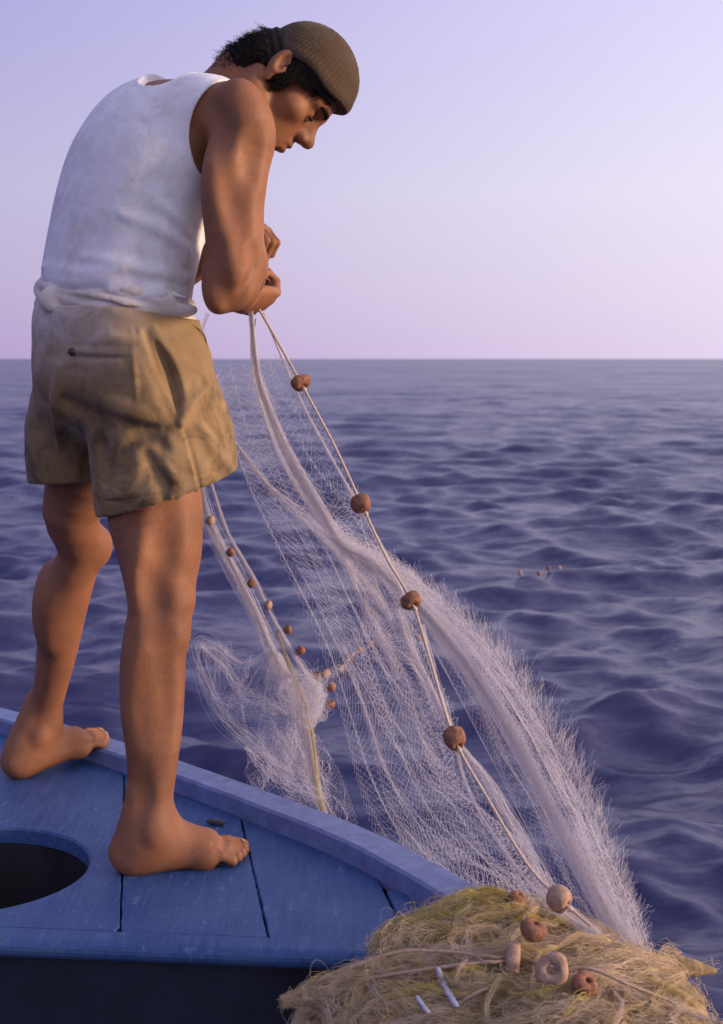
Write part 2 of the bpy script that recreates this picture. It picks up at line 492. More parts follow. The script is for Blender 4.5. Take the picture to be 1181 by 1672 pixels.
# ------------------------------------------------------------------ implicit surfaces: smooth unions of anatomical shapes, meshed with surface nets
class Field:
    def __init__(s, lo, hi, h):
        s.h = h; s.lo = np.array(lo, float)
        s.n = np.ceil((np.array(hi) - s.lo) / h).astype(int) + 1
        s.F = np.full(s.n, 0.2, np.float32)
    def box(s, lo, hi):
        a = np.clip(np.floor((np.asarray(lo) - s.lo) / s.h).astype(int), 0, s.n)
        b = np.clip(np.ceil((np.asarray(hi) - s.lo) / s.h).astype(int) + 1, 0, s.n)
        sl = tuple(slice(i, j) for i, j in zip(a, b))
        ax = [(s.lo[k] + s.h * np.arange(a[k], b[k])).astype(np.float32) for k in range(3)]
        return sl, ax[0][:, None, None], ax[1][None, :, None], ax[2][None, None, :]
    def apply(s, lo, hi, fn, k=0.02, op='add', pad=None):
        pad = (k + 0.012) if pad is None else pad
        sl, x, y, z = s.box(np.asarray(lo) - pad, np.asarray(hi) + pad)
        if 0 in s.F[sl].shape: return
        d = fn(x, y, z); A = s.F[sl]
        if op == 'add':
            h = np.maximum(k - np.abs(A - d), 0) / k
            s.F[sl] = np.minimum(A, d) - h * h * k * 0.25
        elif op == 'sub':
            d = -d
            h = np.maximum(k - np.abs(A - d), 0) / k
            s.F[sl] = np.maximum(A, d) + h * h * k * 0.25
    # --- shapes
    def ell(s, c, r, k=0.02, op='add', frame=None):
        c = np.asarray(c, float); r = np.asarray(r, float)
        M = np.eye(3) if frame is None else np.asarray(frame, float)     # rows: local axes
        e = np.sqrt(((M * r[:, None]) ** 2).sum(0))
        def fn(x, y, z):
            dx, dy, dz = x - c[0], y - c[1], z - c[2]
            q = [(M[i, 0] * dx + M[i, 1] * dy + M[i, 2] * dz) / r[i] for i in range(3)]
            k0 = np.sqrt(q[0] ** 2 + q[1] ** 2 + q[2] ** 2)
            k1 = np.sqrt((q[0] / r[0]) ** 2 + (q[1] / r[1]) ** 2 + (q[2] / r[2]) ** 2) + 1e-9
            return (k0 * (k0 - 1) / k1).astype(np.float32)
        s.apply(c - e, c + e, fn, k, op)
    def cone(s, a, b, ra, rb, k=0.02, op='add'):
        a = np.asarray(a, float); b = np.asarray(b, float); ab = b - a; L2 = ab @ ab + 1e-12
        R = max(ra, rb)
        def fn(x, y, z):
            dx, dy, dz = x - a[0], y - a[1], z - a[2]
            t = np.clip((dx * ab[0] + dy * ab[1] + dz * ab[2]) / L2, 0, 1)
            t2 = t * t * (3 - 2 * t) * 0.5 + t * 0.5
            d = np.sqrt((dx - t * ab[0]) ** 2 + (dy - t * ab[1]) ** 2 + (dz - t * ab[2]) ** 2)
            return (d - (ra + (rb - ra) * t2)).astype(np.float32)
        s.apply(np.minimum(a, b) - R, np.maximum(a, b) + R, fn, k, op)
    def poly(s, P, R, k=0.02, op='add'):
        """one smooth tapered tube along the points P with radii R"""
        P = np.asarray(P, float); R = np.asarray(R, float)
        lo = (P - R[:, None]).min(0); hi = (P + R[:, None]).max(0)
        def fn(x, y, z):
            out = None
            for i in range(len(P) - 1):
                a, ab = P[i], P[i + 1] - P[i]; L2 = ab @ ab + 1e-12
                dx, dy, dz = x - a[0], y - a[1], z - a[2]
                t = np.clip((dx * ab[0] + dy * ab[1] + dz * ab[2]) / L2, 0, 1)
                d = np.sqrt((dx - t * ab[0]) ** 2 + (dy - t * ab[1]) ** 2 + (dz - t * ab[2]) ** 2) - (R[i] + (R[i + 1] - R[i]) * t)
                out = d if out is None else np.minimum(out, d)
            return out.astype(np.float32)
        s.apply(lo, hi, fn, k, op)
    def chain(s, pts, k=0.02, op='add', n=None):
        """pts: list of (point, radius), smoothed by a spline"""
        A = np.array([np.r_[p, r] for p, r in pts])
        Q = spline(A, n or (len(pts) * 3 - 2))
        s.poly(Q[:, :3], Q[:, 3], k, op)
    def ridge(s, pts, r, k=0.012, op='add', n=14, taper=True):
        P = spline(pts, n); t = np.linspace(0, 1, n)
        R = r * (np.sin(math.pi * np.clip(t, 0.02, 0.98)) ** 0.5 if taper else np.ones(n))
        s.poly(P, R, k, op)
    def grid(s):
        sl, x, y, z = s.box(s.lo, s.lo + s.h * (s.n - 1))
        return x, y, z
    def front(s, x, z, y0=2.0, y1=3.3):
        """depth of the first surface met going away from the viewer at (x, z)"""
        i, k = int(round((x - s.lo[0]) / s.h)), int(round((z - s.lo[2]) / s.h))
        i = min(max(i, 0), s.n[0] - 1); k = min(max(k, 0), s.n[2] - 1)
        col = s.F[i, :, k]; w = np.where(col < 0)[0]
        return s.lo[1] + s.h * w[0] if len(w) else None
    def on(s, px, py, guess):
        """surface point the viewer sees near photograph position (px, py)"""
        y = guess
        for _ in range(6):
            p = at(px, py, y); f = s.front(p[0], p[2])
            if f is None: break
            y = 0.5 * y + 0.5 * f
        return at(px, py, y)
    def mesh(s, F=None):
        F = s.F if F is None else F
        S = F < 0
        nx, ny, nz = F.shape
        cnt = np.zeros((nx - 1, ny - 1, nz - 1), np.int8)
        for dx in (0, 1):
            for dy in (0, 1):
                for dz in (0, 1):
                    cnt += S[dx:nx - 1 + dx, dy:ny - 1 + dy, dz:nz - 1 + dz]
        C = np.argwhere((cnt > 0) & (cnt < 8))
        ids = np.full(cnt.shape, -1, np.int32); ids[C[:, 0], C[:, 1], C[:, 2]] = np.arange(len(C))
        acc = np.zeros((len(C), 3)); num = np.zeros(len(C))
        corners = [(a, b, c) for a in (0, 1) for b in (0, 1) for c in (0, 1)]
        val = {o: F[C[:, 0] + o[0], C[:, 1] + o[1], C[:, 2] + o[2]].astype(float) for o in corners}
        for o in corners:
            for ax in range(3):
                if o[ax]: continue
                p = list(o); p[ax] = 1; p = tuple(p)
                a, b = val[o], val[p]; m = (a < 0) != (b < 0)
                t = a[m] / (a[m] - b[m])
                q = np.tile(np.array(o, float), (m.sum(), 1)); q[:, ax] += t
                acc[m] += q; num[m] += 1
        V = s.lo + s.h * (C + acc / num[:, None])
        Q = []
        for ax in range(3):
            u, v = (ax + 1) % 3, (ax + 2) % 3
            sl0 = [slice(1, -1)] * 3; sl1 = [slice(1, -1)] * 3
            sl0[ax] = slice(0, -1); sl1[ax] = slice(1, None)
            a, b = S[tuple(sl0)], S[tuple(sl1)]
            E = np.argwhere(a != b)
            inside = a[E[:, 0], E[:, 1], E[:, 2]]
            base = E.copy(); base[:, u] += 1; base[:, v] += 1
            def cell(du, dv):
                c = base.copy(); c[:, u] -= du; c[:, v] -= dv
                return ids[c[:, 0], c[:, 1], c[:, 2]]
            q = np.stack([cell(1, 1), cell(0, 1), cell(0, 0), cell(1, 0)], 1)
            q[~inside] = q[~inside][:, ::-1]
            Q.append(q)
        Q = np.vstack(Q); Q = Q[(Q >= 0).all(1)]
        return V, Q

def smooth_verts(V, Q, it=2, lam=0.5):
    E = np.vstack([Q[:, [0, 1]], Q[:, [1, 2]], Q[:, [2, 3]], Q[:, [3, 0]]])
    deg = np.bincount(E.ravel(), minlength=len(V))[:, None]
    for k in range(it):
        for l in (lam, -lam * 1.04):
            S = np.zeros_like(V)
            for c in range(3):
                S[:, c] = np.bincount(E[:, 0], V[E[:, 1], c], len(V)) + np.bincount(E[:, 1], V[E[:, 0], c], len(V))
            V = V + l * (S / np.maximum(deg, 1) - V)
    return V

def unit(v):
    v = np.asarray(v, float); return v / np.linalg.norm(v)
def frame(a, b):
    """rows: a, b made perpendicular to a, a x b"""
    a = unit(a); b = np.asarray(b, float); b = unit(b - a * (a @ b)); return np.array([a, b, np.cross(a, b)])

# facing direction of the man, and his left
FD = unit((0.77, 0.64, 0)); LF = np.array([-FD[1], FD[0], 0.0]); UP = np.array([0, 0, 1.0])

# joints
R_HIP, L_HIP = np.array([-0.400, 2.535, 0.88]), np.array([-0.507, 2.665, 0.88])
R_SH, L_SH = at(374, 186, 2.51), np.array([-0.452, 2.775, 1.335])
C7 = np.array([-0.330, 2.640, 1.345])
HSC = 1.09
HEAD = at(452, 126, 2.62)
HF = unit((0.615, 0.10, -0.785)); HS = unit(np.cross((0.0, 0.0, 1.0), HF)); HU = np.cross(HF, HS)   # face forward, his left, crown
FH = np.array([HF, HS, HU])
def hp(f, s, u): return HEAD + (HF * f + HS * s + HU * u) * HSC

def torso_prims(B, grow=0.0):
    g = grow
    lean = unit((0.22, 0.10, 0.95))
    fr = frame(LF, lean)           # rows: left, up(leaning), (left x up)
    B.ell((-0.462, 2.600, 0.905), (0.168 + g, 0.150 + g, 0.128 + g), 0.05, frame=frame(LF, UP))
    B.ell((-0.466, 2.598, 1.04), (0.160 + g, 0.14 + g, 0.122 + g), 0.05, frame=fr)
    B.ell((-0.440, 2.602, 1.17), (0.168 + g, 0.18 + g, 0.128 + g), 0.05, frame=fr)
    B.ell((-0.405, 2.615, 1.275), (0.170 + g, 0.135 + g, 0.125 + g), 0.05, frame=fr)
    # rounded upper back between the shoulders
    B.ell((-0.385, 2.640, 1.345), (0.150 + g, 0.088 + g, 0.095 + g), 0.05, frame=frame(LF, UP))
    # shoulder girdle
    B.cone(R_SH + [-0.05, 0.03, 0.0], L_SH + [0.03, -0.03, 0], 0.062 + g, 0.062 + g, 0.05)
    B.cone(C7 + [-0.04, 0.0, 0.018], R_SH + [-0.02, 0.012, 0.012], 0.050 + g, 0.045 + g, 0.04)
    B.cone(C7 + [-0.04, 0.0, 0.018], L_SH + [0.02, -0.02, 0.01], 0.050 + g, 0.045 + g, 0.04)
    # chest
    B.ell(np.array((-0.35, 2.655, 1.25)), (0.14 + g, 0.11 + g, 0.09 + g), 0.05, frame=fr)

NAILS = []
def build_body_field(h):
    B = Field((-0.92, 2.27, -0.02), (0.02, 3.24, 1.60), h)
    torso_prims(B, -0.005)
    # ---- neck and head
    K = HSC
    def he(f, s_, u, r, k=0.02, op='add'): B.ell(hp(f, s_, u), np.array(r) * K, k, op, frame=FH)
    def hc(a_, b_, ra, rb, k=0.02, op='add'): B.cone(hp(*a_), hp(*b_), ra * K, rb * K, k, op)
    B.cone(C7 + [-0.005, 0.0, 0.0], hp(-0.040, 0, -0.052), 0.050, 0.052, 0.03)
    B.cone(C7 + [0.05, 0.0, -0.06], hp(0.02, 0, -0.075), 0.05, 0.045, 0.03)
    B.cone(C7 + [0.045, -0.05, -0.05], hp(-0.02, -0.055, -0.03), 0.014, 0.016, 0.03)   # neck muscle
    he(0.024, 0, 0.040, (0.081, 0.073, 0.074))            # skull
    he(0.052, 0, 0.036, (0.052, 0.060, 0.052))            # forehead
    he(0.048, 0, -0.030, (0.050, 0.055, 0.060), 0.025)    # face mass
    for s_ in (-1, 1):
        hc((0.0, s_ * 0.050, -0.055), (0.072, s_ * 0.014, -0.100), 0.022, 0.019, 0.025)   # jaw
        he(0.058, s_ * 0.045, -0.018, (0.026, 0.022, 0.020))                            # cheekbones
        hc((0.100, s_ * 0.008, 0.020), (0.080, s_ * 0.046, 0.022), 0.0105, 0.008, 0.015)  # brow ridge
        he(0.107, s_ * 0.031, 0.002, (0.020, 0.018, 0.0125), 0.014, 'sub')              # eye sockets
        he(0.081, s_ * 0.031, 0.001, (0.0130, 0.0135, 0.0118), 0.005)                   # lidded eyeball
        hc((0.0925, s_ * 0.021, -0.002), (0.086, s_ * 0.042, -0.004), 0.0026, 0.0022, 0.003)  # lid edge
    he(0.078, 0, -0.100, (0.020, 0.024, 0.018))           # chin
    he(0.064, 0, -0.064, (0.042, 0.038, 0.040))           # muzzle
    hc((0.092, 0, 0.016), (0.118, 0, -0.024), 0.0100, 0.0115, 0.016)   # nose bridge
    hc((0.085, 0, 0.000), (0.100, 0, -0.030), 0.0120, 0.0140, 0.014)
    he(0.121, 0, -0.028, (0.0135, 0.0120, 0.0115), 0.008)
    for s_ in (-1, 1):
        he(0.108, s_ * 0.0130, -0.032, (0.0125, 0.0078, 0.0090), 0.006)
        he(0.112, s_ * 0.0078, -0.0425, (0.0060, 0.0036, 0.0040), 0.003, 'sub')
    he(0.102, 0, -0.0565, (0.011, 0.019, 0.0066), 0.008)  # lips
    he(0.100, 0, -0.0710, (0.011, 0.018, 0.0076), 0.007)
    hc((0.110, -0.02, -0.0635), (0.110, 0.02, -0.0635), 0.0024, 0.0024, 0.003, 'sub')
    he(0.100, 0, -0.0835, (0.008, 0.02, 0.0045), 0.008, 'sub')
    for s_ in (-1, 1):                                    # ears
        ef = frame(HS * s_ * 0.85 - HF * 0.5, HU + HF * -0.15)
        c = hp(-0.010, s_ * 0.074, 0.006)
        B.ell(c, (0.009, 0.031, 0.019), 0.008, frame=ef)
        B.ell(c + HS * s_ * 0.009 + HF * 0.005 + HU * 0.005, (0.008, 0.021, 0.0105), 0.005, 'sub', frame=ef)
        B.ell(c + HF * 0.006 - HU * 0.032 - HS * s_ * 0.002, (0.007, 0.011, 0.009), 0.006, frame=ef)
        B.ell(c + HF * 0.017 - HU * 0.006, (0.006, 0.009, 0.006), 0.006, frame=ef)
    # ---- right arm (nearest)
    e_r = at(365, 468, 2.435)
    B.chain([(R_SH + [0, 0, -0.005], 0.062), (at(392, 222, 2.485), 0.057), (at(388, 270, 2.468), 0.050), (at(381, 320, 2.455), 0.0465),
             (at(377, 370, 2.445), 0.0445), (at(374, 420, 2.437), 0.0425), (e_r, 0.036)], 0.02)
    B.ell(at(398, 205, 2.475), (0.052, 0.048, 0.085), 0.03, frame=frame((1, -0.4, 0), (0, 1, 0.3)))          # deltoid
    B.ell(at(362, 300, 2.440), (0.034, 0.034, 0.085), 0.03)                                                    # triceps
    B.ell(at(402, 300, 2.475), (0.032, 0.036, 0.085), 0.03)                                                    # biceps
    B.ell(at(356, 489, 2.437), (0.022, 0.024, 0.026), 0.018)                                                   # elbow point
    w_r = at(393, 486, 2.655)
    B.chain([(at(378, 452, 2.455), 0.048), (at(396, 432, 2.50), 0.047), (at(399, 450, 2.56), 0.041), (at(396, 470, 2.610), 0.034), (w_r, 0.028)], 0.022)
    B.ell(at(404, 395, 2.468), (0.026, 0.040, 0.060), 0.03)                                                    # brachioradialis
    B.ell(at(385, 478, 2.47), (0.035, 0.05, 0.028), 0.03)                                                      # forearm flexors
    def groove(pts, depth=0.004, r=0.024, k=0.028):
        P = spline([B.on(x_, y_, 2.42) for x_, y_ in pts], 12)
        t = np.linspace(0, 1, 12)
        P[:, 1] += -r - k * 0.25 - 0.004 + (depth + 0.004) * np.sin(math.pi * t)
        B.poly(P, np.full(12, r), k, 'sub')
    groove([(425, 225), (416, 265), (404, 305), (396, 335)], 0.012, 0.018)      # between deltoid and biceps
    groove([(352, 225), (368, 275), (382, 320), (398, 372), (404, 400)], 0.010, 0.02)   # between triceps and biceps
    groove([(428, 385), (412, 430), (398, 468), (384, 502)], 0.022, 0.011, 0.016)     # fold of the elbow
    groove([(345, 405), (350, 450), (372, 492)], 0.009, 0.018)                  # above the elbow point
    B.ridge([B.on(404, 420, 2.42) + [0, 0.007, 0], B.on(392, 455, 2.42) + [0, 0.007, 0], B.on(384, 490, 2.42) + [0, 0.008, 0]], 0.012, 0.02)   # forearm edge catching light
    groove([(330, 165), (352, 195), (356, 235)], 0.008, 0.02)                   # back of the shoulder
    # ---- left arm (behind)
    e_l = np.array([-0.405, 2.975, 1.085])
    w_l = at(370, 388, 2.83)
    B.chain([(L_SH, 0.060), (L_SH * 0.5 + e_l * 0.5, 0.048), (e_l, 0.040)], 0.025)
    B.chain([(e_l, 0.042), (e_l * 0.65 + w_l * 0.35, 0.043), (w_l, 0.028)], 0.02)
    # ---- hands: fists round the net lines
    def hand(w, palm_dir, curl_dir, thumb_side, sc=1.0):
        """w wrist, palm_dir wrist->knuckles, curl_dir direction the palm faces"""
        d = unit(palm_dir); c = unit(np.asarray(curl_dir, float) - d * (d @ np.asarray(curl_dir, float))); sd = np.cross(d, c) * thumb_side
        kn = w + d * 0.088 * sc
        B.ell(w + d * 0.050 * sc, (0.050 * sc, 0.016 * sc, 0.038 * sc), 0.016, frame=np.array([d, c, sd]))
        for i, (o, ln, r) in enumerate(((0.029, 0.95, 0.0098), (0.0095, 1.05, 0.0100), (-0.0105, 0.98, 0.0095), (-0.029, 0.80, 0.0085))):
            k0 = kn + sd * o * sc - d * (0.006 if i in (0, 2) else 0.012 if i == 3 else 0.0)
            a1 = k0 + (d * 0.030 + c * 0.030) * ln * sc
            a2 = a1 + (-d * 0.016 + c * 0.022) * ln * sc
            a3 = a2 + (-d * 0.020 - c * 0.008) * ln * sc
            B.cone(k0 - d * 0.015, k0, r * 1.05, r * 1.1, 0.008)
            for p, q, r0, r1 in ((k0, a1, r * 1.1, r), (a1, a2, r, r * 0.92), (a2, a3, r * 0.92, r * 0.8)):
                B.cone(p, q, r0, r1, 0.004)
        t0 = w + d * 0.022 * sc + sd * 0.026 * sc + c * 0.008
        t1 = w + d * 0.055 * sc + sd * 0.046 * sc + c * 0.026
        t2 = w + d * 0.085 * sc + sd * 0.036 * sc + c * 0.044
        t3 = w + d * 0.100 * sc + sd * 0.018 * sc + c * 0.052
        B.chain([(t0, 0.016), (t1, 0.0125), (t2, 0.0108), (t3, 0.0085)], 0.008)
    hand(w_r, (0.22, 0.50, -0.02), (-0.4, 0.2, 0.75), -1, 1.18)
    hand(w_l, (0.5, -0.52, 0.10), (0.1, -0.3, -0.9), -1, 1.18)
    # ---- right leg
    Y0 = 2.44
    B.chain([(R_HIP, 0.090), (at(250, 740, 2.51), 0.085), (at(250, 825, 2.495), 0.0845), (at(254, 880, 2.480), 0.0745), (at(256, 930, 2.470), 0.0625),
             (at(259, 985, 2.455), 0.0545), (at(258, 1025, 2.45), 0.0530), (at(256, 1075, 2.448), 0.0515), (at(255, 1120, 2.442), 0.0510),
             (at(251, 1180, 2.436), 0.0515), (at(249, 1240, 2.430), 0.0455), (at(247, 1290, 2.425), 0.0400), (at(246, 1330, 2.42), 0.0370), (at(248, 1365, 2.415), 0.0365)], 0.025)
    B.ell(at(291, 980, 2.455), (0.030, 0.032, 0.034), 0.020)                      # kneecap
    B.ell(at(288, 1030, 2.45), (0.020, 0.026, 0.032), 0.025)                      # below the knee
    B.ell(at(288, 870, 2.490), (0.042, 0.05, 0.115), 0.03, frame=frame((1, 0.2, 0.05), (0, 1, 0)))   # quadriceps
    B.ell(at(230, 1105, 2.430), (0.031, 0.040, 0.090), 0.04)                      # calf
    B.ridge([B.on(232, 880, 2.42) + [0, 0.012, 0], B.on(229, 935, 2.42) + [0, 0.011, 0], B.on(228, 990, 2.42) + [0, 0.012, 0]], 0.016, 0.03)   # hamstring tendon
    groove([(280, 825), (273, 880), (268, 925), (262, 965)], 0.018)             # outer thigh, behind the quadriceps
    groove([(248, 940), (256, 985), (264, 1030)], 0.015, 0.02)     # hollow beside the knee
    groove([(270, 1040), (274, 1130), (266, 1260)], 0.011)         # shin muscles
    groove([(236, 1090), (233, 1180), (232, 1270)], 0.010)         # edge of the calf
    groove([(222, 1250), (225, 1320), (232, 1385)], 0.019, 0.02)   # in front of the achilles tendon
    # foot
    def foot(heel, toe, pitch_z=0.0, ankle=None, side=-1):
        """heel, toe: points on the sole line; side -1: right foot"""
        heel = np.asarray(heel, float); toe = np.asarray(toe, float)
        d = unit(toe - heel); L = np.linalg.norm(toe - heel)
        inn = unit(np.cross(d, (0, 0, 1.0))) * side            # towards the big toe
        n = np.cross(inn, d); n = n if n[2] > 0 else -n
        P = lambda t, i, u: heel + d * L * t + inn * i + n * u
        fr = np.array([d, inn, n])
        B.ell(P(0.11, -0.002, 0.030), (0.037, 0.031, 0.033), 0.02, frame=fr)                 # heel
        B.cone(P(0.14, -0.008, 0.024), P(0.66, -0.022, 0.020), 0.026, 0.019, 0.02)           # outer border
        B.cone(P(0.30, 0.008, 0.045), P(0.68, 0.022, 0.024), 0.030, 0.022, 0.03)             # inner arch
        B.cone(P(0.25, 0.0, 0.068), P(0.64, 0.004, 0.034), 0.034, 0.020, 0.035)              # instep
        B.cone(P(0.64, -0.027, 0.0150), P(0.70, 0.028, 0.019), 0.0125, 0.0175, 0.03)           # ball
        for k_, (o, t0, t1, r) in enumerate(((0.033, 0.70, 0.985, 0.0125), (0.012, 0.72, 0.985, 0.0090), (-0.006, 0.70, 0.950, 0.0085),
                                             (-0.0225, 0.68, 0.905, 0.0083), (-0.0370, 0.64, 0.850, 0.0086))):
            m = t0 * 0.42 + t1 * 0.58
            B.cone(P(t0, o * 0.86, 0.018), P(m, o, 0.0215), r * 1.15, r * 0.90, 0.010)
            B.cone(P(m, o, 0.0215), P(t1, o * 1.03, 0.0105), r * 0.90, r * 1.02, 0.003)
            NAILS.append((P(t1 + 0.006, o * 1.03, 0.0105 + r * 0.80), unit(d - n * 0.55), inn, r))
        for o, t1 in ((0.0230, 0.99), (0.0032, 0.97), (-0.0142, 0.93), (-0.0300, 0.88)):          # clefts between the toes
            B.cone(P(t1 - 0.17, o, 0.040), P(t1, o * 1.05, 0.022), 0.0046, 0.0052, 0.005, 'sub')
        for o in (0.024, 0.010, -0.004, -0.018):             # tendons of the instep
            B.cone(P(0.42, o * 0.35, 0.062), P(0.74, o, 0.036), 0.0045, 0.0045, 0.012)
        if ankle is not None:
            B.cone(ankle, P(0.22, 0, 0.052), 0.038, 0.040, 0.03)
            B.ell(P(0.26, -0.039, 0.076), (0.016, 0.012, 0.019), 0.018, frame=fr)
            B.ell(P(0.26, 0.033, 0.088), (0.013, 0.011, 0.014), 0.016, frame=fr)
            B.cone(P(0.05, 0.0, 0.040), ankle + [0, 0, 0.05] - d * [1, 1, 0] * 0.024, 0.013, 0.012, 0.03)                # achilles
    foot(at(190, 1422, 2.405) * [1, 1, 0], at(405, 1402, 2.475) * [1, 1, 0], ankle=at(246, 1345, 2.42))
    # ---- left leg
    lk = at(138, 893, 2.85)
    la = np.array([-0.695, 2.985, 0.112])
    B.chain([(L_HIP, 0.095), (L_HIP * 0.55 + lk * 0.45, 0.080), (at(117, 830, 2.80), 0.059), (lk + [-0.008, 0, 0], 0.047), (lk * 0.86 + la * 0.14 + [-0.008, 0, 0], 0.046),
             (lk * 0.68 + la * 0.32 + [-0.014, -0.004, 0], 0.051), (lk * 0.45 + la * 0.55 + [-0.006, 0, 0], 0.044), (lk * 0.2 + la * 0.8, 0.036), (la, 0.034)], 0.03)
    B.ell(lk + [0.028, 0.018, 0.0], (0.026, 0.028, 0.036), 0.03)
    B.ell(lk * 0.68 + la * 0.32 + [-0.04, -0.014, 0.0], (0.032, 0.036, 0.09), 0.035)
    foot(np.array([-0.755, 2.935, 0.0]), np.array([-0.570, 3.105, 0.037]), ankle=la)
    return B

HB = 0.0034
BODY = build_body_field(HB)

def mat_skin():
    m, nt, b = new_mat('sun_tanned_skin')
    v = coords(nt)
    n1 = noise(nt, 7, 5, 0.65, v, 0.3); n2 = noise(nt, 230, 3, 0.6, v); n3 = noise(nt, 32, 5, 0.7, v)
    c = ramp(nt, n1.outputs[0], [(0.3, (0.180, 0.070, 0.034)), (0.5, (0.250, 0.106, 0.051)), (0.72, (0.335, 0.152, 0.076))])
    red = ramp(nt, n3.outputs[0], [(0.45, (0, 0, 0)), (0.75, (0.6, 0.6, 0.6))])
    c = mixc(nt, red.outputs[0], c.outputs[0], (0.29, 0.112, 0.056))
    spots = N(nt, 'ShaderNodeTexVoronoi'); spots.inputs['Scale'].default_value = 60; nt.links.new(v, spots.inputs['Vector'])
    fre = ramp(nt, spots.outputs['Distance'], [(0.05, (0.55, 0.5, 0.48)), (0.13, (1, 1, 1))])
    c = mixc(nt, 0.35, c, fre.outputs[0], 'MULTIPLY')
    sp = ramp(nt, n2.outputs[0], [(0.35, (0.90, 0.88, 0.87)), (0.65, (1.0, 1.0, 1.0))])
    cc = mixc(nt, 1.0, c, sp.outputs[0], 'MULTIPLY')
    nt.links.new(cc, b.inputs['Base Color'])
    rr = ramp(nt, n3.outputs[0], [(0.3, (0.50, 0.5, 0.5)), (0.7, (0.72, 0.72, 0.72))])
    nt.links.new(rr.outputs[0], b.inputs['Roughness'])
    b.inputs['Specular IOR Level'].default_value = 0.32
    b.inputs['Subsurface Weight'].default_value = 0.08
    b.inputs['Subsurface Radius'].default_value = (0.008, 0.003, 0.0015)
    b.inputs['Subsurface Scale'].default_value = 1.0
    b0 = bump(nt, b, n3.outputs[0], 0.14, 0.006); bump(nt, b, n2.outputs[0], 0.14, 0.002, b0)
    return m
M_SKIN = mat_skin()

person = empty('person', (-0.45, 2.6, 0))
tag(person, 'barefoot man in white sleeveless undershirt, khaki shorts and brown cap hauling net', 'person')
def part(name, F, mat, parent=person, smooth_it=2):
    V, Q = F.mesh(); V = smooth_verts(V, Q, smooth_it)
    o = mesh_obj(name, V, Q, mat)
    o.parent = parent
    off = parent.location + (parent.parent.location if parent.parent else Vector())
    o.matrix_parent_inverse = Matrix.Translation(person.location).inverted() if parent is person else Matrix.Identity(4)
    return o
body = part('body', BODY, M_SKIN)

# ------------------------------------------------------------------ clothes
def fabric(name, col, var, wscale, faded=None, wrinkle=0.35):
    m, nt, b = new_mat(name)
    v = coords(nt)
    n1 = noise(nt, 6, 5, 0.6, v); n2 = noise(nt, 28, 4, 0.6, v, 0.5); weave = noise(nt, wscale, 2, 0.5, v)
    lo = tuple(c * (1 - var) for c in col); hi = tuple(min(0.85, c * (1 + var)) for c in col)
    r = ramp(nt, n1.outputs[0], [(0.28, lo), (0.72, hi)])
    c = r.outputs[0]
    if faded:
        c = faded(nt, v, c, n1, n2)
    c = mixc(nt, 0.5, c, ramp(nt, n2.outputs[0], [(0.3, (0.72, 0.70, 0.68)), (0.6, (1, 1, 1))]).outputs[0], 'MULTIPLY')
    nt.links.new(c, b.inputs['Base Color'])
    b.inputs['Roughness'].default_value = 0.92
    b.inputs['Specular IOR Level'].default_value = 0.15
    b.inputs['Sheen Weight'].default_value = 0.1
    wr = noise(nt, 7, 1, 0.4, coords(nt, (1, 1, 1.8), (0, 0.35, 0)), 0.7)
    b0 = bump(nt, b, wr.outputs[0], wrinkle, 0.04)
    b1 = bump(nt, b, n2.outputs[0], 0.18, 0.010, b0); bump(nt, b, weave.outputs[0], 0.25, 0.0015, b1)
    return m

def shirt_stain(nt, v, c, n1, n2):
    st = ramp(nt, noise(nt, 11, 5, 0.6, v, 0.6).outputs[0], [(0.52, (0, 0, 0)), (0.72, (0.55, 0.55, 0.55))])
    return mixc(nt, st.outputs[0], c, (0.52, 0.45, 0.36))
def shorts_fade(nt, v, c, n1, n2):
    sep = N(nt, 'ShaderNodeSeparateXYZ'); nt.links.new(v, sep.inputs[0])
    a = N(nt, 'ShaderNodeMapRange'); a.inputs['From Min'].default_value = 0.84; a.inputs['From Max'].default_value = 0.985      # washed-out seat below the waistband
    nt.links.new(sep.outputs['Z'], a.inputs['Value'])
    b_ = N(nt, 'ShaderNodeMapRange'); b_.inputs['From Min'].default_value = -0.36; b_.inputs['From Max'].default_value = -0.56
    nt.links.new(sep.outputs['X'], b_.inputs['Value'])
    mu = N(nt, 'ShaderNodeMath', operation='MULTIPLY'); nt.links.new(a.outputs[0], mu.inputs[0]); nt.links.new(b_.outputs[0], mu.inputs[1])
    sm = ramp(nt, noise(nt, 16, 5, 0.7, v, 1.0).outputs[0], [(0.35, (0.25, 0.25, 0.25)), (0.6, (1, 1, 1))])
    mu2 = N(nt, 'ShaderNodeMath', operation='MULTIPLY'); nt.links.new(mu.outputs[0], mu2.inputs[0]); nt.links.new(sm.outputs[0], mu2.inputs[1])
    c = mixc(nt, mu2.outputs[0], c, (0.62, 0.55, 0.52))
    st = ramp(nt, noise(nt, 13, 6, 0.65, v, 0.8).outputs[0], [(0.42, (0, 0, 0)), (0.62, (0.85, 0.85, 0.85))])
    lowm = N(nt, 'ShaderNodeMapRange'); lowm.inputs['From Min'].default_value = 0.93; lowm.inputs['From Max'].default_value = 0.78   # sea water and grime soak the lower half
    nt.links.new(sep.outputs['Z'], lowm.inputs['Value'])
    m2 = N(nt, 'ShaderNodeMath', operation='MULTIPLY'); nt.links.new(lowm.outputs[0], m2.inputs[0]); nt.links.new(st.outputs[0], m2.inputs[1])
    return mixc(nt, m2.outputs[0], c, (0.085, 0.054, 0.030))

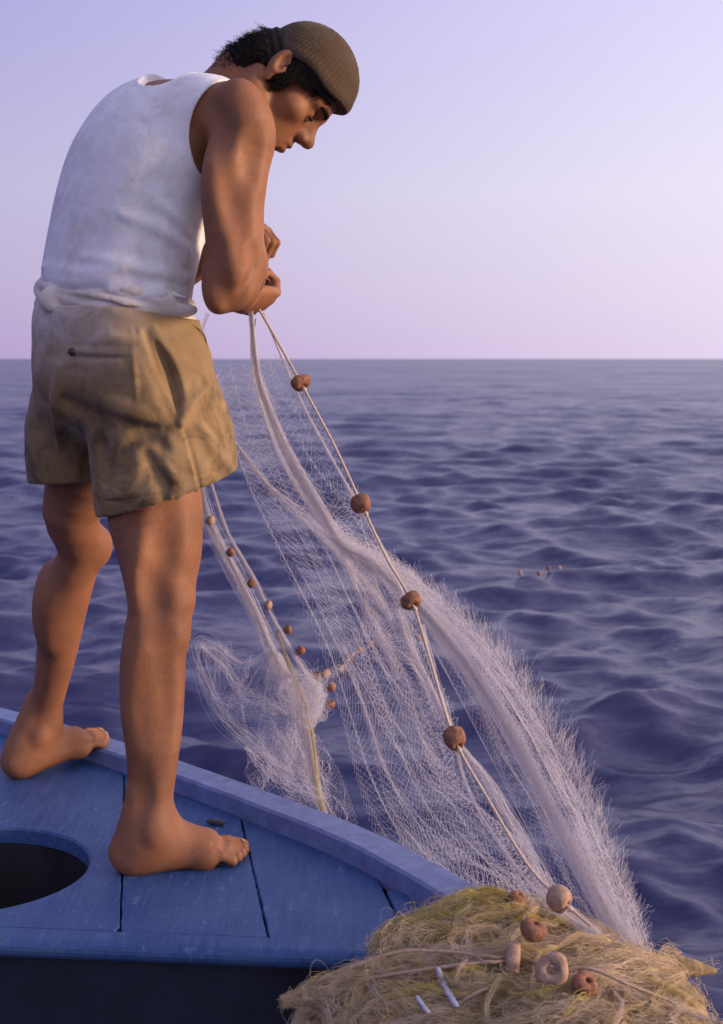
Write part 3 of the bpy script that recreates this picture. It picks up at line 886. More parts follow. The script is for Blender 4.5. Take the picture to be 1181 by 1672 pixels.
M_SHIRT = fabric('white_ribbed_cotton', (0.78, 0.755, 0.79), 0.05, 420, shirt_stain, 0.12)
M_SASH = fabric('grubby_white_cotton', (0.66, 0.58, 0.52), 0.14, 380)
M_SHORTS = fabric('khaki_drill', (0.285, 0.188, 0.096), 0.25, 520, shorts_fade, 0.5)
M_SEAM = mat_plain('khaki_thread', (0.22, 0.15, 0.075), 0.2, 0.9, 200)
M_CAP = fabric('olive_knit_wool', (0.072, 0.047, 0.029), 0.2, 700)
M_HAIR = mat_plain('dark_hair', (0.008, 0.0055, 0.005), 0.5, 0.6, 120)
M_HAIR.node_tree.nodes['Principled BSDF'].inputs['Specular IOR Level'].default_value = 0.15
M_BUTTON = mat_plain('dark_button', (0.05, 0.03, 0.025), 0.2, 0.4, 90)

# ---- undershirt
S = Field((-0.70, 2.40, 0.93), (-0.17, 2.98, 1.47), 0.0033)
torso_prims(S, 0.007)
def fold(S, pts, r, k=0.014, op='add', off=0.0, guess=2.47, xmax=999):
    S.ridge([S.on(min(x, xmax), y, guess) + [0, off, 0] for x, y in pts], r, k, op, n=18)
# creases pulled round the waist and back
for pts, r in (([(200, 350), (255, 372), (300, 402), (326, 424)], 0.007), ([(140, 422), (195, 430), (250, 444), (322, 456)], 0.008),
               ([(75, 452), (120, 460), (175, 456), (240, 470), (318, 486)], 0.009), ([(255, 330), (285, 352), (315, 380)], 0.004),
               ([(70, 436), (130, 444), (200, 440)], 0.005), ([(180, 472), (250, 482), (320, 478)], 0.006)):
    fold(S, pts, r, 0.018, off=r * 0.30, xmax=304)
nk = S.on(262, 134, 2.55) + [0, 0.016, 0.032]
x, y, z = S.grid()
def ell_d(c, r, fr):
    dx, dy, dz = x - c[0], y - c[1], z - c[2]
    q = [(fr[i, 0] * dx + fr[i, 1] * dy + fr[i, 2] * dz) / r[i] for i in range(3)]
    k0 = np.sqrt(q[0] ** 2 + q[1] ** 2 + q[2] ** 2); k1 = np.sqrt(sum((q[i] / r[i]) ** 2 for i in range(3))) + 1e-9
    return (k0 * (k0 - 1) / k1).astype(np.float32)
def cone_d(a, b, ra, rb):
    a = np.asarray(a); ab = np.asarray(b) - a
    dx, dy, dz = x - a[0], y - a[1], z - a[2]
    t = np.clip((dx * ab[0] + dy * ab[1] + dz * ab[2]) / (ab @ ab), 0, 1)
    return (np.sqrt((dx - t * ab[0]) ** 2 + (dy - t * ab[1]) ** 2 + (dz - t * ab[2]) ** 2) - (ra + (rb - ra) * t)).astype(np.float32)
side = frame(-LF, UP)
arm_r = ell_d(at(396, 222, 2.47), (0.115, 0.110, 0.090), frame((0.55, -0.80, 0.0), (-0.06, 0, 1)))
arm_l = ell_d(L_SH + [-0.03, 0.05, -0.02], (0.10, 0.12, 0.09), side)
neck = np.minimum(cone_d(nk, C7 + [0.02, 0.05, 0.09], 0.050, 0.058), cone_d(C7 + [0.02, 0.05, 0.09], C7 + FD * 0.16 + [0, 0.03, 0], 0.060, 0.070))
cut = np.minimum(np.minimum(arm_r, arm_l), neck)
rim = 0.0022 * np.exp(-((cut - 0.004) / 0.0035) ** 2)            # bound edges
D = S.F - rim
D = np.maximum(D, -cut)
hem = 0.985 + 0.010 * np.sin(14 * x + 3) + 0.006 * np.sin(31 * x + 11 * y)
D = np.maximum(D, (hem - z).astype(np.float32))
S.F = D.astype(np.float32)
undershirt = part('undershirt', S, M_SHIRT)

# ---- rolled white cloth round the waist, knotted at the back
G = Field((-0.72, 2.36, 0.90), (-0.22, 2.86, 1.09), 0.0033)
rng = np.random.RandomState(3)
c0 = np.array([-0.468, 2.600])
for zc, rr, gro, tilt in ((1.036, 0.0095, 0.001, -0.010), (1.019, 0.011, 0.004, -0.018), (1.002, 0.0105, 0.006, -0.026), (0.988, 0.010, 0.004, -0.026)):
    t = np.linspace(0, 2 * math.pi, 49)
    a_, b2 = 0.163 + gro, 0.124 + gro
    zz = zc + 0.007 * np.sin(3 * t + rr * 900) + 0.005 * np.sin(5 * t + zc * 150)
    ring = np.stack([c0[0] + a_ * np.cos(t) * LF[0] + b2 * np.sin(t) * FD[0], c0[1] + a_ * np.cos(t) * LF[1] + b2 * np.sin(t) * FD[1], zz], 1)
    ring[:, 2] += tilt * (ring[:, 0] - c0[0]) / 0.15
    rad = rr * (1 + 0.22 * np.sin(5 * t + zc * 90) + 0.12 * np.sin(11 * t)); rad[-1] = rad[0]
    G.poly(ring, rad, 0.007)
kn = at(80, 490, 2.50)
G.ell(kn, (0.020, 0.017, 0.022), 0.010); G.ell(kn + [0.012, -0.008, -0.014], (0.014, 0.010, 0.010), 0.008)
G.ell(at(262, 488, 2.465), (0.030, 0.012, 0.020), 0.016); G.ell(at(296, 506, 2.475), (0.030, 0.014, 0.014), 0.014)
for pts in ([(95, 478), (150, 492), (230, 505)], [(110, 500), (180, 508), (240, 520)], [(240, 480), (290, 486), (328, 497)]):
    fold(G, pts, 0.006, 0.008, 'sub', off=-0.003)
waist_cloth = part('waist_cloth', G, M_SASH)

# ---- shorts
T = Field((-0.74, 2.32, 0.56), (-0.17, 2.92, 1.03), 0.0033)
R_ = Field((-0.74, 2.32, 0.56), (-0.17, 2.92, 1.03), 0.0033)
x, y, z = T.grid()
T.ell((-0.466, 2.600, 0.905), (0.183, 0.170, 0.148), 0.04, frame=frame(LF, UP))
T.ell((-0.466, 2.600, 0.985), (0.176, 0.09, 0.140), 0.04, frame=frame(LF, UP))
T.chain([(L_HIP + [0.005, 0, -0.02], 0.116), (at(128, 700, 2.715), 0.104), (at(126, 830, 2.735), 0.092)], 0.04)
R_.chain([(R_HIP + [0.0, 0, 0.0], 0.125), (at(252, 690, 2.525), 0.126), (at(272, 770, 2.515), 0.121), (at(280, 860, 2.505), 0.121)], 0.05)
R_.ell(at(205, 790, 2.50), (0.055, 0.07, 0.10), 0.04)
R_.ell(at(330, 740, 2.56), (0.050, 0.07, 0.10), 0.06)
low_l = at(100, 787, 2.64)[2] + 0.05 * (x + 0.5)
low_r = at(270, 818, 2.40)[2] + 0.315 * (x - at(270, 818, 2.40)[0]) + 0.07 * (y - 2.40)
T.F = np.maximum(T.F, (low_l - z).astype(np.float32))
R_.F = np.maximum(R_.F, ((low_r - z) * 0.93).astype(np.float32))
k_ = 0.02; hh = np.maximum(k_ - np.abs(T.F - R_.F), 0) / k_
T.F = np.minimum(T.F, R_.F) - hh * hh * k_ * 0.25
top = 0.992 - 0.10 * (x + 0.46) + 0.004 * np.sin(25 * x)
T.F = np.maximum(T.F, (z - top).astype(np.float32))
g = lambda pts, r, k, op, off, guess=2.42: fold(T, pts, r, k, op, off, guess)
# side pocket gaping open, its edge, the side seam
g([(240, 548), (262, 600), (282, 650), (294, 688)], 0.016, 0.016, 'sub', -0.004)
g([(256, 556), (276, 600), (290, 645), (296, 680)], 0.012, 0.008, 'sub', 0.004)
g([(228, 540), (243, 590), (268, 645), (293, 694)], 0.0055, 0.008, 'add', 0.0)
g([(252, 536), (278, 585), (298, 640), (296, 690)], 0.0065, 0.012, 'add', 0.0)
g([(295, 690), (308, 735), (316, 770), (322, 806)], 0.0045, 0.006, 'add', 0.0)
g([(302, 700), (313, 738), (322, 772), (328, 800)], 0.004, 0.006, 'sub', -0.002)
# folds of the cloth
for pts, r, op in (([(298, 692), (318, 662), (340, 628)], 0.010, 'add'), ([(306, 702), (330, 668), (348, 640)], 0.010, 'sub'),
                   ([(85, 640), (130, 672), (190, 690), (285, 702)], 0.016, 'sub'), ([(150, 640), (200, 665), (260, 690)], 0.014, 'add'),
                   ([(195, 760), (215, 722), (245, 715), (270, 730)], 0.012, 'sub'), ([(160, 700), (170, 750), (176, 800)], 0.012, 'sub'),
                   ([(330, 700), (345, 730), (362, 760)], 0.010, 'add'), ([(150, 560), (180, 552), (225, 560)], 0.007, 'add'),
                   ([(260, 760), (285, 785), (290, 812)], 0.008, 'add'), ([(240, 742), (262, 775), (268, 815)], 0.008, 'sub'),
                   ([(100, 600), (92, 660), (98, 730)], 0.012, 'add'), ([(210, 800), (225, 770), (222, 740)], 0.007, 'add'),
                   ([(342, 560), (338, 590), (332, 620)], 0.008, 'sub')):
    g(pts, r, 0.016, op, r * 0.15 if op == 'add' else -r * 0.42)
# back pocket: sewn patch with a turned top
g([(108, 582), (150, 584), (214, 584)], 0.0040, 0.005, 'sub', -0.0015)
g([(112, 572), (150, 573), (214, 574)], 0.0055, 0.006, 'add', 0.001)
g([(216, 540), (220, 610), (228, 690)], 0.0045, 0.006, 'add', 0.0)
# stitched turn-up above the hem
g([(170, 818), (230, 812), (290, 792), (318, 780)], 0.003, 0.004, 'sub', -0.001)
# hollow legs at the hems
inner = np.maximum(-(T.F + 0.009), np.minimum(low_l + 0.07, low_r + 0.07) * 0 + (z - np.where(x + 0.45 * (y - 2.6) < -0.47, low_l + 0.06, low_r + 0.06)))
shorts = part('shorts', T, M_SHORTS)
bt = T.on(118, 574, 2.45)
v_, q_ = tube_mesh(np.array([bt + [0, 0.004, 0], bt + [0, -0.002, 0], bt + [0, -0.005, 0], bt + [0, -0.0055, 0]]), [0.0075, 0.0075, 0.006, 0.0005], 14)
o = mesh_obj('button', v_, q_, M_BUTTON); o.parent = shorts
dpts = spline([T.on(296, 527, 2.45) + [0, -0.002, 0], T.on(318, 532, 2.48) + [0, -0.004, 0], at(334, 548, 2.52), at(340, 578, 2.52)], 16)
v_, q_ = tube_mesh(dpts, 0.0016, 6)
o = mesh_obj('drawstring', v_, q_, M_SEAM); o.parent = shorts

# ---- cap and hair
Hc = Field(HEAD - 0.20, HEAD + 0.20, 0.0026)
x, y, z = Hc.grid()
lf = ((x - HEAD[0]) * HF[0] + (y - HEAD[1]) * HF[1] + (z - HEAD[2]) * HF[2]) / HSC
ls = ((x - HEAD[0]) * HS[0] + (y - HEAD[1]) * HS[1] + (z - HEAD[2]) * HS[2]) / HSC
lu = ((x - HEAD[0]) * HU[0] + (y - HEAD[1]) * HU[1] + (z - HEAD[2]) * HU[2]) / HSC
def he_d(f, s_, u, r):
    q = [(lf - f) / r[0], (ls - s_) / r[1], (lu - u) / r[2]]
    k0 = np.sqrt(q[0] ** 2 + q[1] ** 2 + q[2] ** 2); k1 = np.sqrt(sum((q[i] / r[i]) ** 2 for i in range(3))) + 1e-9
    return (k0 * (k0 - 1) / k1).astype(np.float32)
def smin(a, b, k):
    h = np.maximum(k - np.abs(a - b), 0) / k; return np.minimum(a, b) - h * h * k * 0.25
sk = smin(he_d(0.028, 0, 0.046, (0.082, 0.076, 0.078)), he_d(0.060, 0, 0.042, (0.045, 0.058, 0.050)), 0.03)
brim = lu - (0.030 + 0.19 * lf + 0.004 * np.sin(lf * 60))
rib = 0.0011 * np.sin(np.arctan2(ls, lf - 0.01) * 70)
band = 0.0022 * np.exp(-((brim - 0.010) / 0.010) ** 2)
cap_d = np.maximum(sk - 0.007 - band - rib - 0.004 * np.clip(lu / 0.1, 0, 1), -brim)
Hc.F = cap_d.astype(np.float32)
cap = part('knit_cap', Hc, M_CAP, smooth_it=1)
wav = 0.0012 * np.sin(lf * 330 + 90 * ls) * np.sin(ls * 260 + 60 * lu) + 0.0010 * np.sin(lu * 400 + lf * 230)
back = smin(he_d(-0.024, 0, 0.012, (0.056, 0.067, 0.062)), he_d(-0.042, 0, -0.036, (0.045, 0.050, 0.044)), 0.03) + wav
back = np.maximum(back, lf + 0.016 + 0.25 * np.minimum(lu, 0))
tem = np.maximum(sk - 0.0025, np.maximum(-(lu - 0.014 - 0.30 * np.maximum(lf - 0.030, 0)), lf - 0.098))
burn = he_d(0.017, -0.064, 0.000, (0.013, 0.014, 0.034)); burn2 = he_d(0.017, 0.064, 0.000, (0.013, 0.014, 0.034))
hd = smin(smin(back, tem, 0.012), np.minimum(burn, burn2), 0.010)
Hc.F = hd.astype(np.float32)
hair = part('hair', Hc, M_HAIR, smooth_it=0)
# loose strands standing off the back of the head and lying along the temple
rng = np.random.RandomState(8)
A_, B_, RR = [], [], []
for i in range(3600):
    ph, th = rng.uniform(-1.5, 1.5), rng.uniform(-1.2, 0.9)
    n_ = np.array([-math.cos(ph) * math.cos(th), math.sin(ph) * math.cos(th), math.sin(th)])
    if i % 3 == 0: p = hp(-0.042 + 0.040 * n_[0], 0.046 * n_[1], -0.038 + 0.040 * n_[2])
    else: p = hp(-0.028 + 0.050 * n_[0], 0.062 * n_[1], -0.004 + 0.056 * n_[2])
    tuft = math.sin(ph * 7) * math.sin(th * 6 + 1)
    dirn = unit(-HF * 0.7 - HU * 0.55 + np.array([-0.25, 0, 0.30]) + rng.normal(0, 0.18, 3) + 0.55 * (FH.T @ n_) + 0.45 * tuft * HU)
    ln = rng.uniform(0.006, 0.010) * (1.0 + 0.9 * max(tuft, 0)); bend = unit(np.cross(dirn, (0, 1, 0))) * (0.5 if tuft > 0 else -0.4) + rng.normal(0, 0.15, 3)
    q = p; rad = 0.0006
    for k in range(4):
        q2 = q + unit(dirn + (k - 1) * bend * 0.6) * ln * 0.45
        A_.append(q); B_.append(q2); RR.append(rad); q = q2; rad *= 0.8
for i in range(1500):
    f_ = rng.uniform(0.002, 0.088); u_ = 0.020 + 0.30 * max(f_ - 0.03, 0) + rng.uniform(-0.006, 0.014) - (0.030 * rng.rand() if f_ < 0.03 else 0)
    sd_ = rng.uniform(0.076, 0.081) * math.sqrt(max(0.05, 1 - ((f_ - 0.012) / 0.095) ** 2)) * (1 if i % 2 else -1)
    q = hp(f_, sd_, u_)
    for k in range(3):
        q2 = q + (HF * rng.normal(-0.1, 0.3) - HU * 1.0) * 0.0045
        A_.append(q); B_.append(q2); RR.append(0.0007); q = q2
v_, q_ = threads_mesh(A_, B_, np.array(RR))
o = mesh_obj('loose_strands', v_, q_, M_HAIR); o['kind'] = 'stuff'; o.parent = hair
for s_ in (-1, 1):
    e = Field(hp(0.09, s_ * 0.03, 0.02) - 0.05, hp(0.09, s_ * 0.03, 0.02) + 0.05, 0.0016)
    e.ridge([hp(0.109, s_ * 0.009, 0.017), hp(0.107, s_ * 0.024, 0.024), hp(0.091, s_ * 0.044, 0.022), hp(0.080, s_ * 0.052, 0.014)], 0.0054, 0.003)
    part('eyebrow', e, M_HAIR)
    e = Field(hp(0.09, s_ * 0.03, 0.0) - 0.04, hp(0.09, s_ * 0.03, 0.0) + 0.04, 0.0014)
    e.ridge([hp(0.0945, s_ * 0.019, -0.0015), hp(0.0975, s_ * 0.031, -0.0050), hp(0.089, s_ * 0.045, -0.0050)], 0.0026, 0.002)
    part('eyelashes', e, M_HAIR)
M_NAIL = mat_plain('toenail', (0.31, 0.165, 0.105), 0.1, 0.4, 90, 0, 0)
for c, d_, i_, r in NAILS:
    nn_ = np.cross(i_, d_); nn_ = nn_ if nn_[2] > 0 else -nn_
    vs, fs = [], []
    for a in range(7):
        ph = math.pi * a / 6
        for b in range(10):
            th = 2 * math.pi * b / 10
            vs.append(c + d_ * r * 0.62 * math.sin(ph) * math.cos(th) + i_ * r * 0.62 * math.sin(ph) * math.sin(th) + nn_ * r * 0.22 * math.cos(ph))
    fs = [(a * 10 + b, a * 10 + (b + 1) % 10, a * 10 + 10 + (b + 1) % 10, a * 10 + 10 + b) for a in range(6) for b in range(10)]
    o = mesh_obj('toenail', np.array(vs), np.array(fs), M_NAIL); o.parent = body
# ------------------------------------------------------------------ the net
def mat_thread(name, col):
    m, nt, b = new_mat(name)
    b.inputs['Base Color'].default_value = (*col, 1); b.inputs['Roughness'].default_value = 0.6
    tr = N(nt, 'ShaderNodeBsdfTranslucent'); tr.inputs['Color'].default_value = (*col, 1)
    mx = N(nt, 'ShaderNodeMixShader'); mx.inputs[0].default_value = 0.6
    nt.links.new(b.outputs[0], mx.inputs[1]); nt.links.new(tr.outputs[0], mx.inputs[2])
    nt.links.new(mx.outputs[0], nt.nodes['Material Output'].inputs[0])
    return m
M_NET = mat_thread('pale_net_thread', (0.94, 0.90, 0.93))
M_NETY = mat_thread('yellow_net_thread', (0.86, 0.76, 0.50))
M_ROPE = mat_plain('pale_rope', (0.52, 0.40, 0.33), 0.2, 0.85, 160, 0.001)
M_HEMP = mat_plain('faded_hemp', (0.40, 0.28, 0.20), 0.3, 0.9, 160, 0.001)
M_CORK = mat_plain('brown_cork', (0.225, 0.095, 0.052), 0.5, 0.8, 130, 0.004, 0.8)
M_CORKP = mat_plain('pale_wooden_float', (0.34, 0.215, 0.150), 0.4, 0.8, 110, 0.003, 0.7)
rng = np.random.RandomState(21)

net = empty('fishing_net', (0.0, 2.4, 0))
tag(net, 'pale gauzy fishing net with cork floats held in the man\'s hands', 'net')
def child(o, parent, kind=None):
    o.parent = parent; o.matrix_parent_inverse = Matrix.Translation(parent.location).inverted()
    if kind: o['kind'] = kind
    return o

HEADROPE = spline([at(424, 506, 2.66), at(455, 560, 2.60), at(493, 628, 2.54), at(545, 725, 2.47), at(590, 822, 2.41), at(632, 912, 2.36), at(673, 984, 2.31),
                   at(703, 1078, 2.25), at(742, 1205, 2.17), at(800, 1310, 2.10), at(862, 1412, 2.04), at(912, 1466, 1.99), at(965, 1512, 1.955)], 160)
def twisted(path, r, turns, name, mat, parent, k=3):
    """rope of k strands laid round each other"""
    P = np.asarray(path); T = np.gradient(P, axis=0); T /= np.linalg.norm(T, axis=1)[:, None]
    A = np.cross(T, [0.3, 0.2, 0.93]); A /= np.linalg.norm(A, axis=1)[:, None]; B = np.cross(T, A)
    s = np.linspace(0, 2 * math.pi * turns, len(P))
    g = Geo()
    for j in range(k):
        ph = s + j * 2 * math.pi / k
        g.add(*tube_mesh(P + r * 0.55 * (np.cos(ph)[:, None] * A + np.sin(ph)[:, None] * B), r * 0.56, 5))
    return child(g.build(name, mat), parent)
twisted(spline(HEADROPE, 420), 0.0026, 95, 'headrope', M_ROPE, net)

def lathe_float(c, axis, R, half, mat, parent, hole=0.005, name='float', flat=0.75, seed=0):
    """drilled cork: outer profile rounded, a bore along the axis"""
    prof = []
    for t in np.linspace(-math.pi / 2, math.pi / 2, 9):
        prof.append((hole + (R - hole) * abs(math.cos(t)) ** flat, half * math.sin(t)))
    prof += [(hole, half * 0.6), (hole, -half * 0.6)]
    a = unit(axis); b = unit(np.cross(a, (0.21, 0.5, 0.84))); cc = np.cross(a, b)
    n = 20; k = len(prof)
    rs = np.random.RandomState(seed)
    V = []
    for j in range(n):
        th = 2 * math.pi * j / n
        w = 1 + 0.06 * math.sin(2 * th + seed) + 0.06 * math.sin(3 * th + 2 * seed) + rs.normal(0, 0.02)
        for r, u in prof:
            V.append(c + a * u + (b * math.cos(th) + cc * math.sin(th)) * (r * w if r > hole * 1.01 else r))
    Q = np.array([(j * k + i, j * k + (i + 1) % k, ((j + 1) % n) * k + (i + 1) % k, ((j + 1) % n) * k + i) for j in range(n) for i in range(k)])
    return child(mesh_obj(name, np.array(V), Q, mat), parent)
def on_rope(px, py):
    d = [np.hypot((p[0] / p[1] * FPX + 590.5) - px, (HORIZON + (CAM_H - p[2]) / p[1] * FPX) - py) for p in HEADROPE]
    i = int(np.argmin(d)); i = min(max(i, 1), len(HEADROPE) - 2)
    return HEADROPE[i], HEADROPE[i + 1] - HEADROPE[i - 1]
for i, (px, py, R, hf, mat) in enumerate(((493, 627, 0.0190, 0.0110, M_CORK), (590, 822, 0.0190, 0.0160, M_CORK), (673, 984, 0.0195, 0.0110, M_CORK), (742, 1205, 0.0185, 0.0165, M_CORK), (914, 1464, 0.0185, 0.0165, M_CORKP))):
    c, t = on_rope(px, py)
    lathe_float(c, t + rng.normal(0, 0.12, 3) * np.linalg.norm(t), R, hf, mat, net, seed=i)
    # small lashing knot on the rope under the float
    v_, q_ = tube_mesh(np.array([c + unit(t) * (hf + 0.001), c + unit(t) * (hf + 0.006), c + unit(t) * (hf + 0.011)]), [0.003, 0.0045, 0.002], 7)
    child(mesh_obj('lashing', v_, q_, M_ROPE), net)

def sheet(A, B, na, nb, r, sag=0.0, wob=0.01, seed=0, drop=0.0, fold=0.0, ragged=0.0, edge=0.0):
    """netting between curves A and B: a square-knotted lattice set on the diagonal"""
    rs = np.random.RandomState(seed)
    PA, PB = spline(A, na), spline(B, na)
    u = np.linspace(0, 1, nb)[None, :, None]
    if fold: u = u + fold * np.sin(2 * math.pi * u * 3 + np.linspace(0, 4, na)[:, None, None])
    if ragged:
        q = np.arange(na) / na; e = sum(rs.normal(0, 1) * np.sin(2 * math.pi * f * q + rs.uniform(0, 6.28)) for f in (2.3, 5.1, 9.7, 17, 31)) / 2.2 + rs.normal(0, 0.05, na)
        u = u * (1 + ragged * e[:, None, None] * np.clip(u, 0, 1))
    P = PA[:, None] * (1 - u) + PB[:, None] * u
    i, j = np.meshgrid(np.arange(na), np.arange(nb), indexing='ij')
    uu = u[..., 0] * np.ones((na, 1))
    P[..., 1] += sag * np.sin(math.pi * np.clip(uu, 0, 1))
    for k in range(7):
        f1, f2, p = rs.uniform(1, 7) / na, rs.uniform(1, 7) / nb, rs.uniform(0, 6.28)
        d = rs.normal(0, wob / math.sqrt(7), 3)
        P += d * np.sin(2 * math.pi * (f1 * i + f2 * j) + p)[..., None] * np.sin(math.pi * np.clip(uu, 0.02, 1))[..., None]
    ok = (i + j) % 2 == 0
    SA, SB = [], []; masks = []
    for dj in (1, -1):
        m = ok.copy(); m[-1] = False
        if dj == 1: m[:, -1] = False
        else: m[:, 0] = False
        a = np.argwhere(m); masks.append(m)
        SA.append(P[a[:, 0], a[:, 1]]); SB.append(P[a[:, 0] + 1, a[:, 1] + dj])
    SA, SB = np.vstack(SA), np.vstack(SB)
    if edge:      # torn and thinning towards the outer edge
        U = np.concatenate([uu[(lambda m_: (m_[:, 0], m_[:, 1]))(np.argwhere(m_))] for m_ in masks])
        keep = rs.rand(len(SA)) > np.clip((np.abs(U) - 0.45) / 0.5, 0, 1) * edge; SA, SB = SA[keep], SB[keep]
    if drop:
        keep = rs.rand(len(SA)) > drop; SA, SB = SA[keep], SB[keep]
    return SA, SB

def bundle(path, width, count, seg=46, seed=0, jit=0.15, flat=0.35, cross=0.6, part=0.0):
    """gathered netting: many threads following a path, crossing over each other inside its width"""
    rs = np.random.RandomState(seed)
    P = spline(path, seg); W = np.interp(np.linspace(0, 1, seg), np.linspace(0, 1, len(width)), width)
    T = np.gradient(P, axis=0); T /= np.linalg.norm(T, axis=1)[:, None]
    S1 = np.cross(T, [0, 1.0, 0]); S1 /= np.linalg.norm(S1, axis=1)[:, None]; S2 = np.cross(T, S1)
    SA, SB = [], []
    t = np.linspace(0, 1, seg)
    for i in range(count):
        a0, b0 = rs.normal(0, 0.42), rs.normal(0, 0.42)
        a = a0 + cross * sum(rs.normal(0, 0.30) * np.sin(2 * math.pi * f * t + rs.uniform(0, 6.28)) for f in (0.7, 1.6, 3.3)) + rs.normal(0, jit * 0.25, seg)
        b = b0 + cross * sum(rs.normal(0, 0.30) * np.sin(2 * math.pi * f * t + rs.uniform(0, 6.28)) for f in (0.8, 2.1)) + rs.normal(0, jit * 0.25, seg)
        q = P + (W * a)[:, None] * S1 + (W * flat * b)[:, None] * S2
        lo = 0 if rs.rand() > part else rs.randint(0, seg - 8)
        hi = seg if rs.rand() > part else min(seg, lo + rs.randint(6, seg))
        SA.append(q[lo:hi - 1]); SB.append(q[lo + 1:hi])
    return np.vstack(SA), np.vstack(SB)

def fringe(path, width, count, side, length, seed=0, t0=0.0, t1=1.0, lean=0.6):
    """loose meshes standing off the edge of a gathered net"""
    rs = np.random.RandomState(seed)
    P = spline(path, 120); W = np.interp(np.linspace(0, 1, 120), np.linspace(0, 1, len(width)), width)
    T = np.gradient(P, axis=0); T /= np.linalg.norm(T, axis=1)[:, None]
    S1 = np.cross(T, [0, 1.0, 0]); S1 /= np.linalg.norm(S1, axis=1)[:, None]
    SA, SB = [], []
    for i in range(count):
        t = rs.uniform(t0, t1); k = min(int(t * 119), 118)
        ln = length * min(rs.gamma(2.0, 0.5), 1.7) * (0.35 + 0.9 * math.sin(math.pi * (t - t0) / (t1 - t0)))
        a = P[k] + S1[k] * side * W[k] * rs.uniform(-0.2, 0.75) + np.array([0, rs.normal(0, W[k] * 0.3), 0])
        d = unit(S1[k] * side * 0.8 - T[k] * lean + rs.normal(0, 0.42, 3))
        b = a + d * ln * 0.55 + rs.normal(0, 0.002, 3); c = b + unit(d + rs.normal(0, 0.3, 3)) * ln * 0.45
        SA += [a, b]; SB += [b, c]
        if rs.rand() < 0.5:      # the return leg of the mesh
            e = a + T[k] * rs.uniform(0.008, 0.018); SA.append(c); SB.append(e + d * ln * 0.2)
    return np.array(SA), np.array(SB)

def netting(name, segs, r, mat=None, parent=net):
    A = np.vstack([s_[0] for s_ in segs]); B = np.vstack([s_[1] for s_ in segs])
    v, f = threads_mesh(A, B, r)
    return child(mesh_obj(name, v, f, mat or M_NET, smooth=False), parent, 'stuff')

HR = lambda a, b, n=8: [HEADROPE[int(k)] for k in np.linspace(a * 159, b * 159, n)]
MAIN = [at(410, 508, 2.68), at(416, 580, 2.67), at(428, 640, 2.65), at(470, 740, 2.61), at(520, 828, 2.56), at(560, 890, 2.53), at(650, 955, 2.46), at(748, 1068, 2.42),
        at(828, 1190, 2.36), at(908, 1340, 2.27), at(980, 1480, 2.15), at(1048, 1588, 2.03)]
# gathered main strand, fanning out to the right as it drops to the heap
LO = MAIN[5:]
def off(pts, ds, dy=0.0):
    """curve shifted sideways in step with the fan's width"""
    P = np.array(pts); T = np.gradient(P, axis=0); T /= np.linalg.norm(T, axis=1)[:, None]
    S1 = np.cross(T, [0, 1.0, 0]); S1 /= np.linalg.norm(S1, axis=1)[:, None]
    return [p + s_ * d + np.array([0, dy, 0]) for p, s_, d in zip(P, S1, np.interp(np.linspace(0, 1, len(P)), np.linspace(0, 1, len(ds)), ds))]
netting('gathered_netting', [
    bundle(MAIN, [0.004, 0.005, 0.007, 0.010, 0.013, 0.015, 0.014, 0.015, 0.017, 0.018, 0.018, 0.016], 190, 60, 1),
    bundle(off(LO, [0.0, 0.015, 0.035, 0.04, 0.03, 0.01]), [0.004, 0.018, 0.026, 0.028, 0.024, 0.016], 60, 46, 2, part=0.5),
    sheet(off(LO, [-0.006, -0.02, -0.05, -0.055, -0.04, -0.01]), off(LO, [0.004, 0.012, 0.02, 0.02, 0.02, 0.012]), 150, 44, 0, 0.02, 0.010, 71, fold=0.07, edge=0.6),
    sheet(off(LO, [-0.004, -0.01, -0.015, -0.015, -0.01, -0.005], 0.02), off(LO, [0.006, 0.03, 0.046, 0.05, 0.04, 0.012], 0.03), 170, 54, 0, 0.02, 0.010, 72, fold=0.07, ragged=0.2, edge=0.9),
    sheet(off(LO, [0.0, 0.005, 0.012, 0.01, 0.01, 0.0], -0.01), off(LO, [0.006, 0.036, 0.060, 0.064, 0.048, 0.015], 0.01), 170, 60, 0, -0.02, 0.012, 73, fold=0.08, ragged=0.25, drop=0.15, edge=0.93),
    sheet(off(LO, [0.002, 0.01, 0.022, 0.028, 0.02, 0.0], 0.03), off(LO, [0.006, 0.032, 0.052, 0.056, 0.044, 0.015], 0.04), 170, 60, 0, 0.03, 0.012, 74, fold=0.09, ragged=0.25, drop=0.15, edge=0.93),
], 0.00014)
netting('net_fringe', [
    fringe(off(LO, [0.0, 0.02, 0.045, 0.05, 0.04, 0.01]), [0.004, 0.015, 0.028, 0.032, 0.028, 0.012], 2200, 1, 0.026, 4, lean=0.8),
    fringe(MAIN, [0.004, 0.005, 0.008, 0.012, 0.02, 0.03], 500, 1, 0.012, 5, 0.35, 0.8, 1.0),
    fringe(MAIN, [0.004, 0.005, 0.008, 0.012, 0.03, 0.04], 1200, -1, 0.016, 6, 0.3, 1.0, 0.1),
], 0.00009)
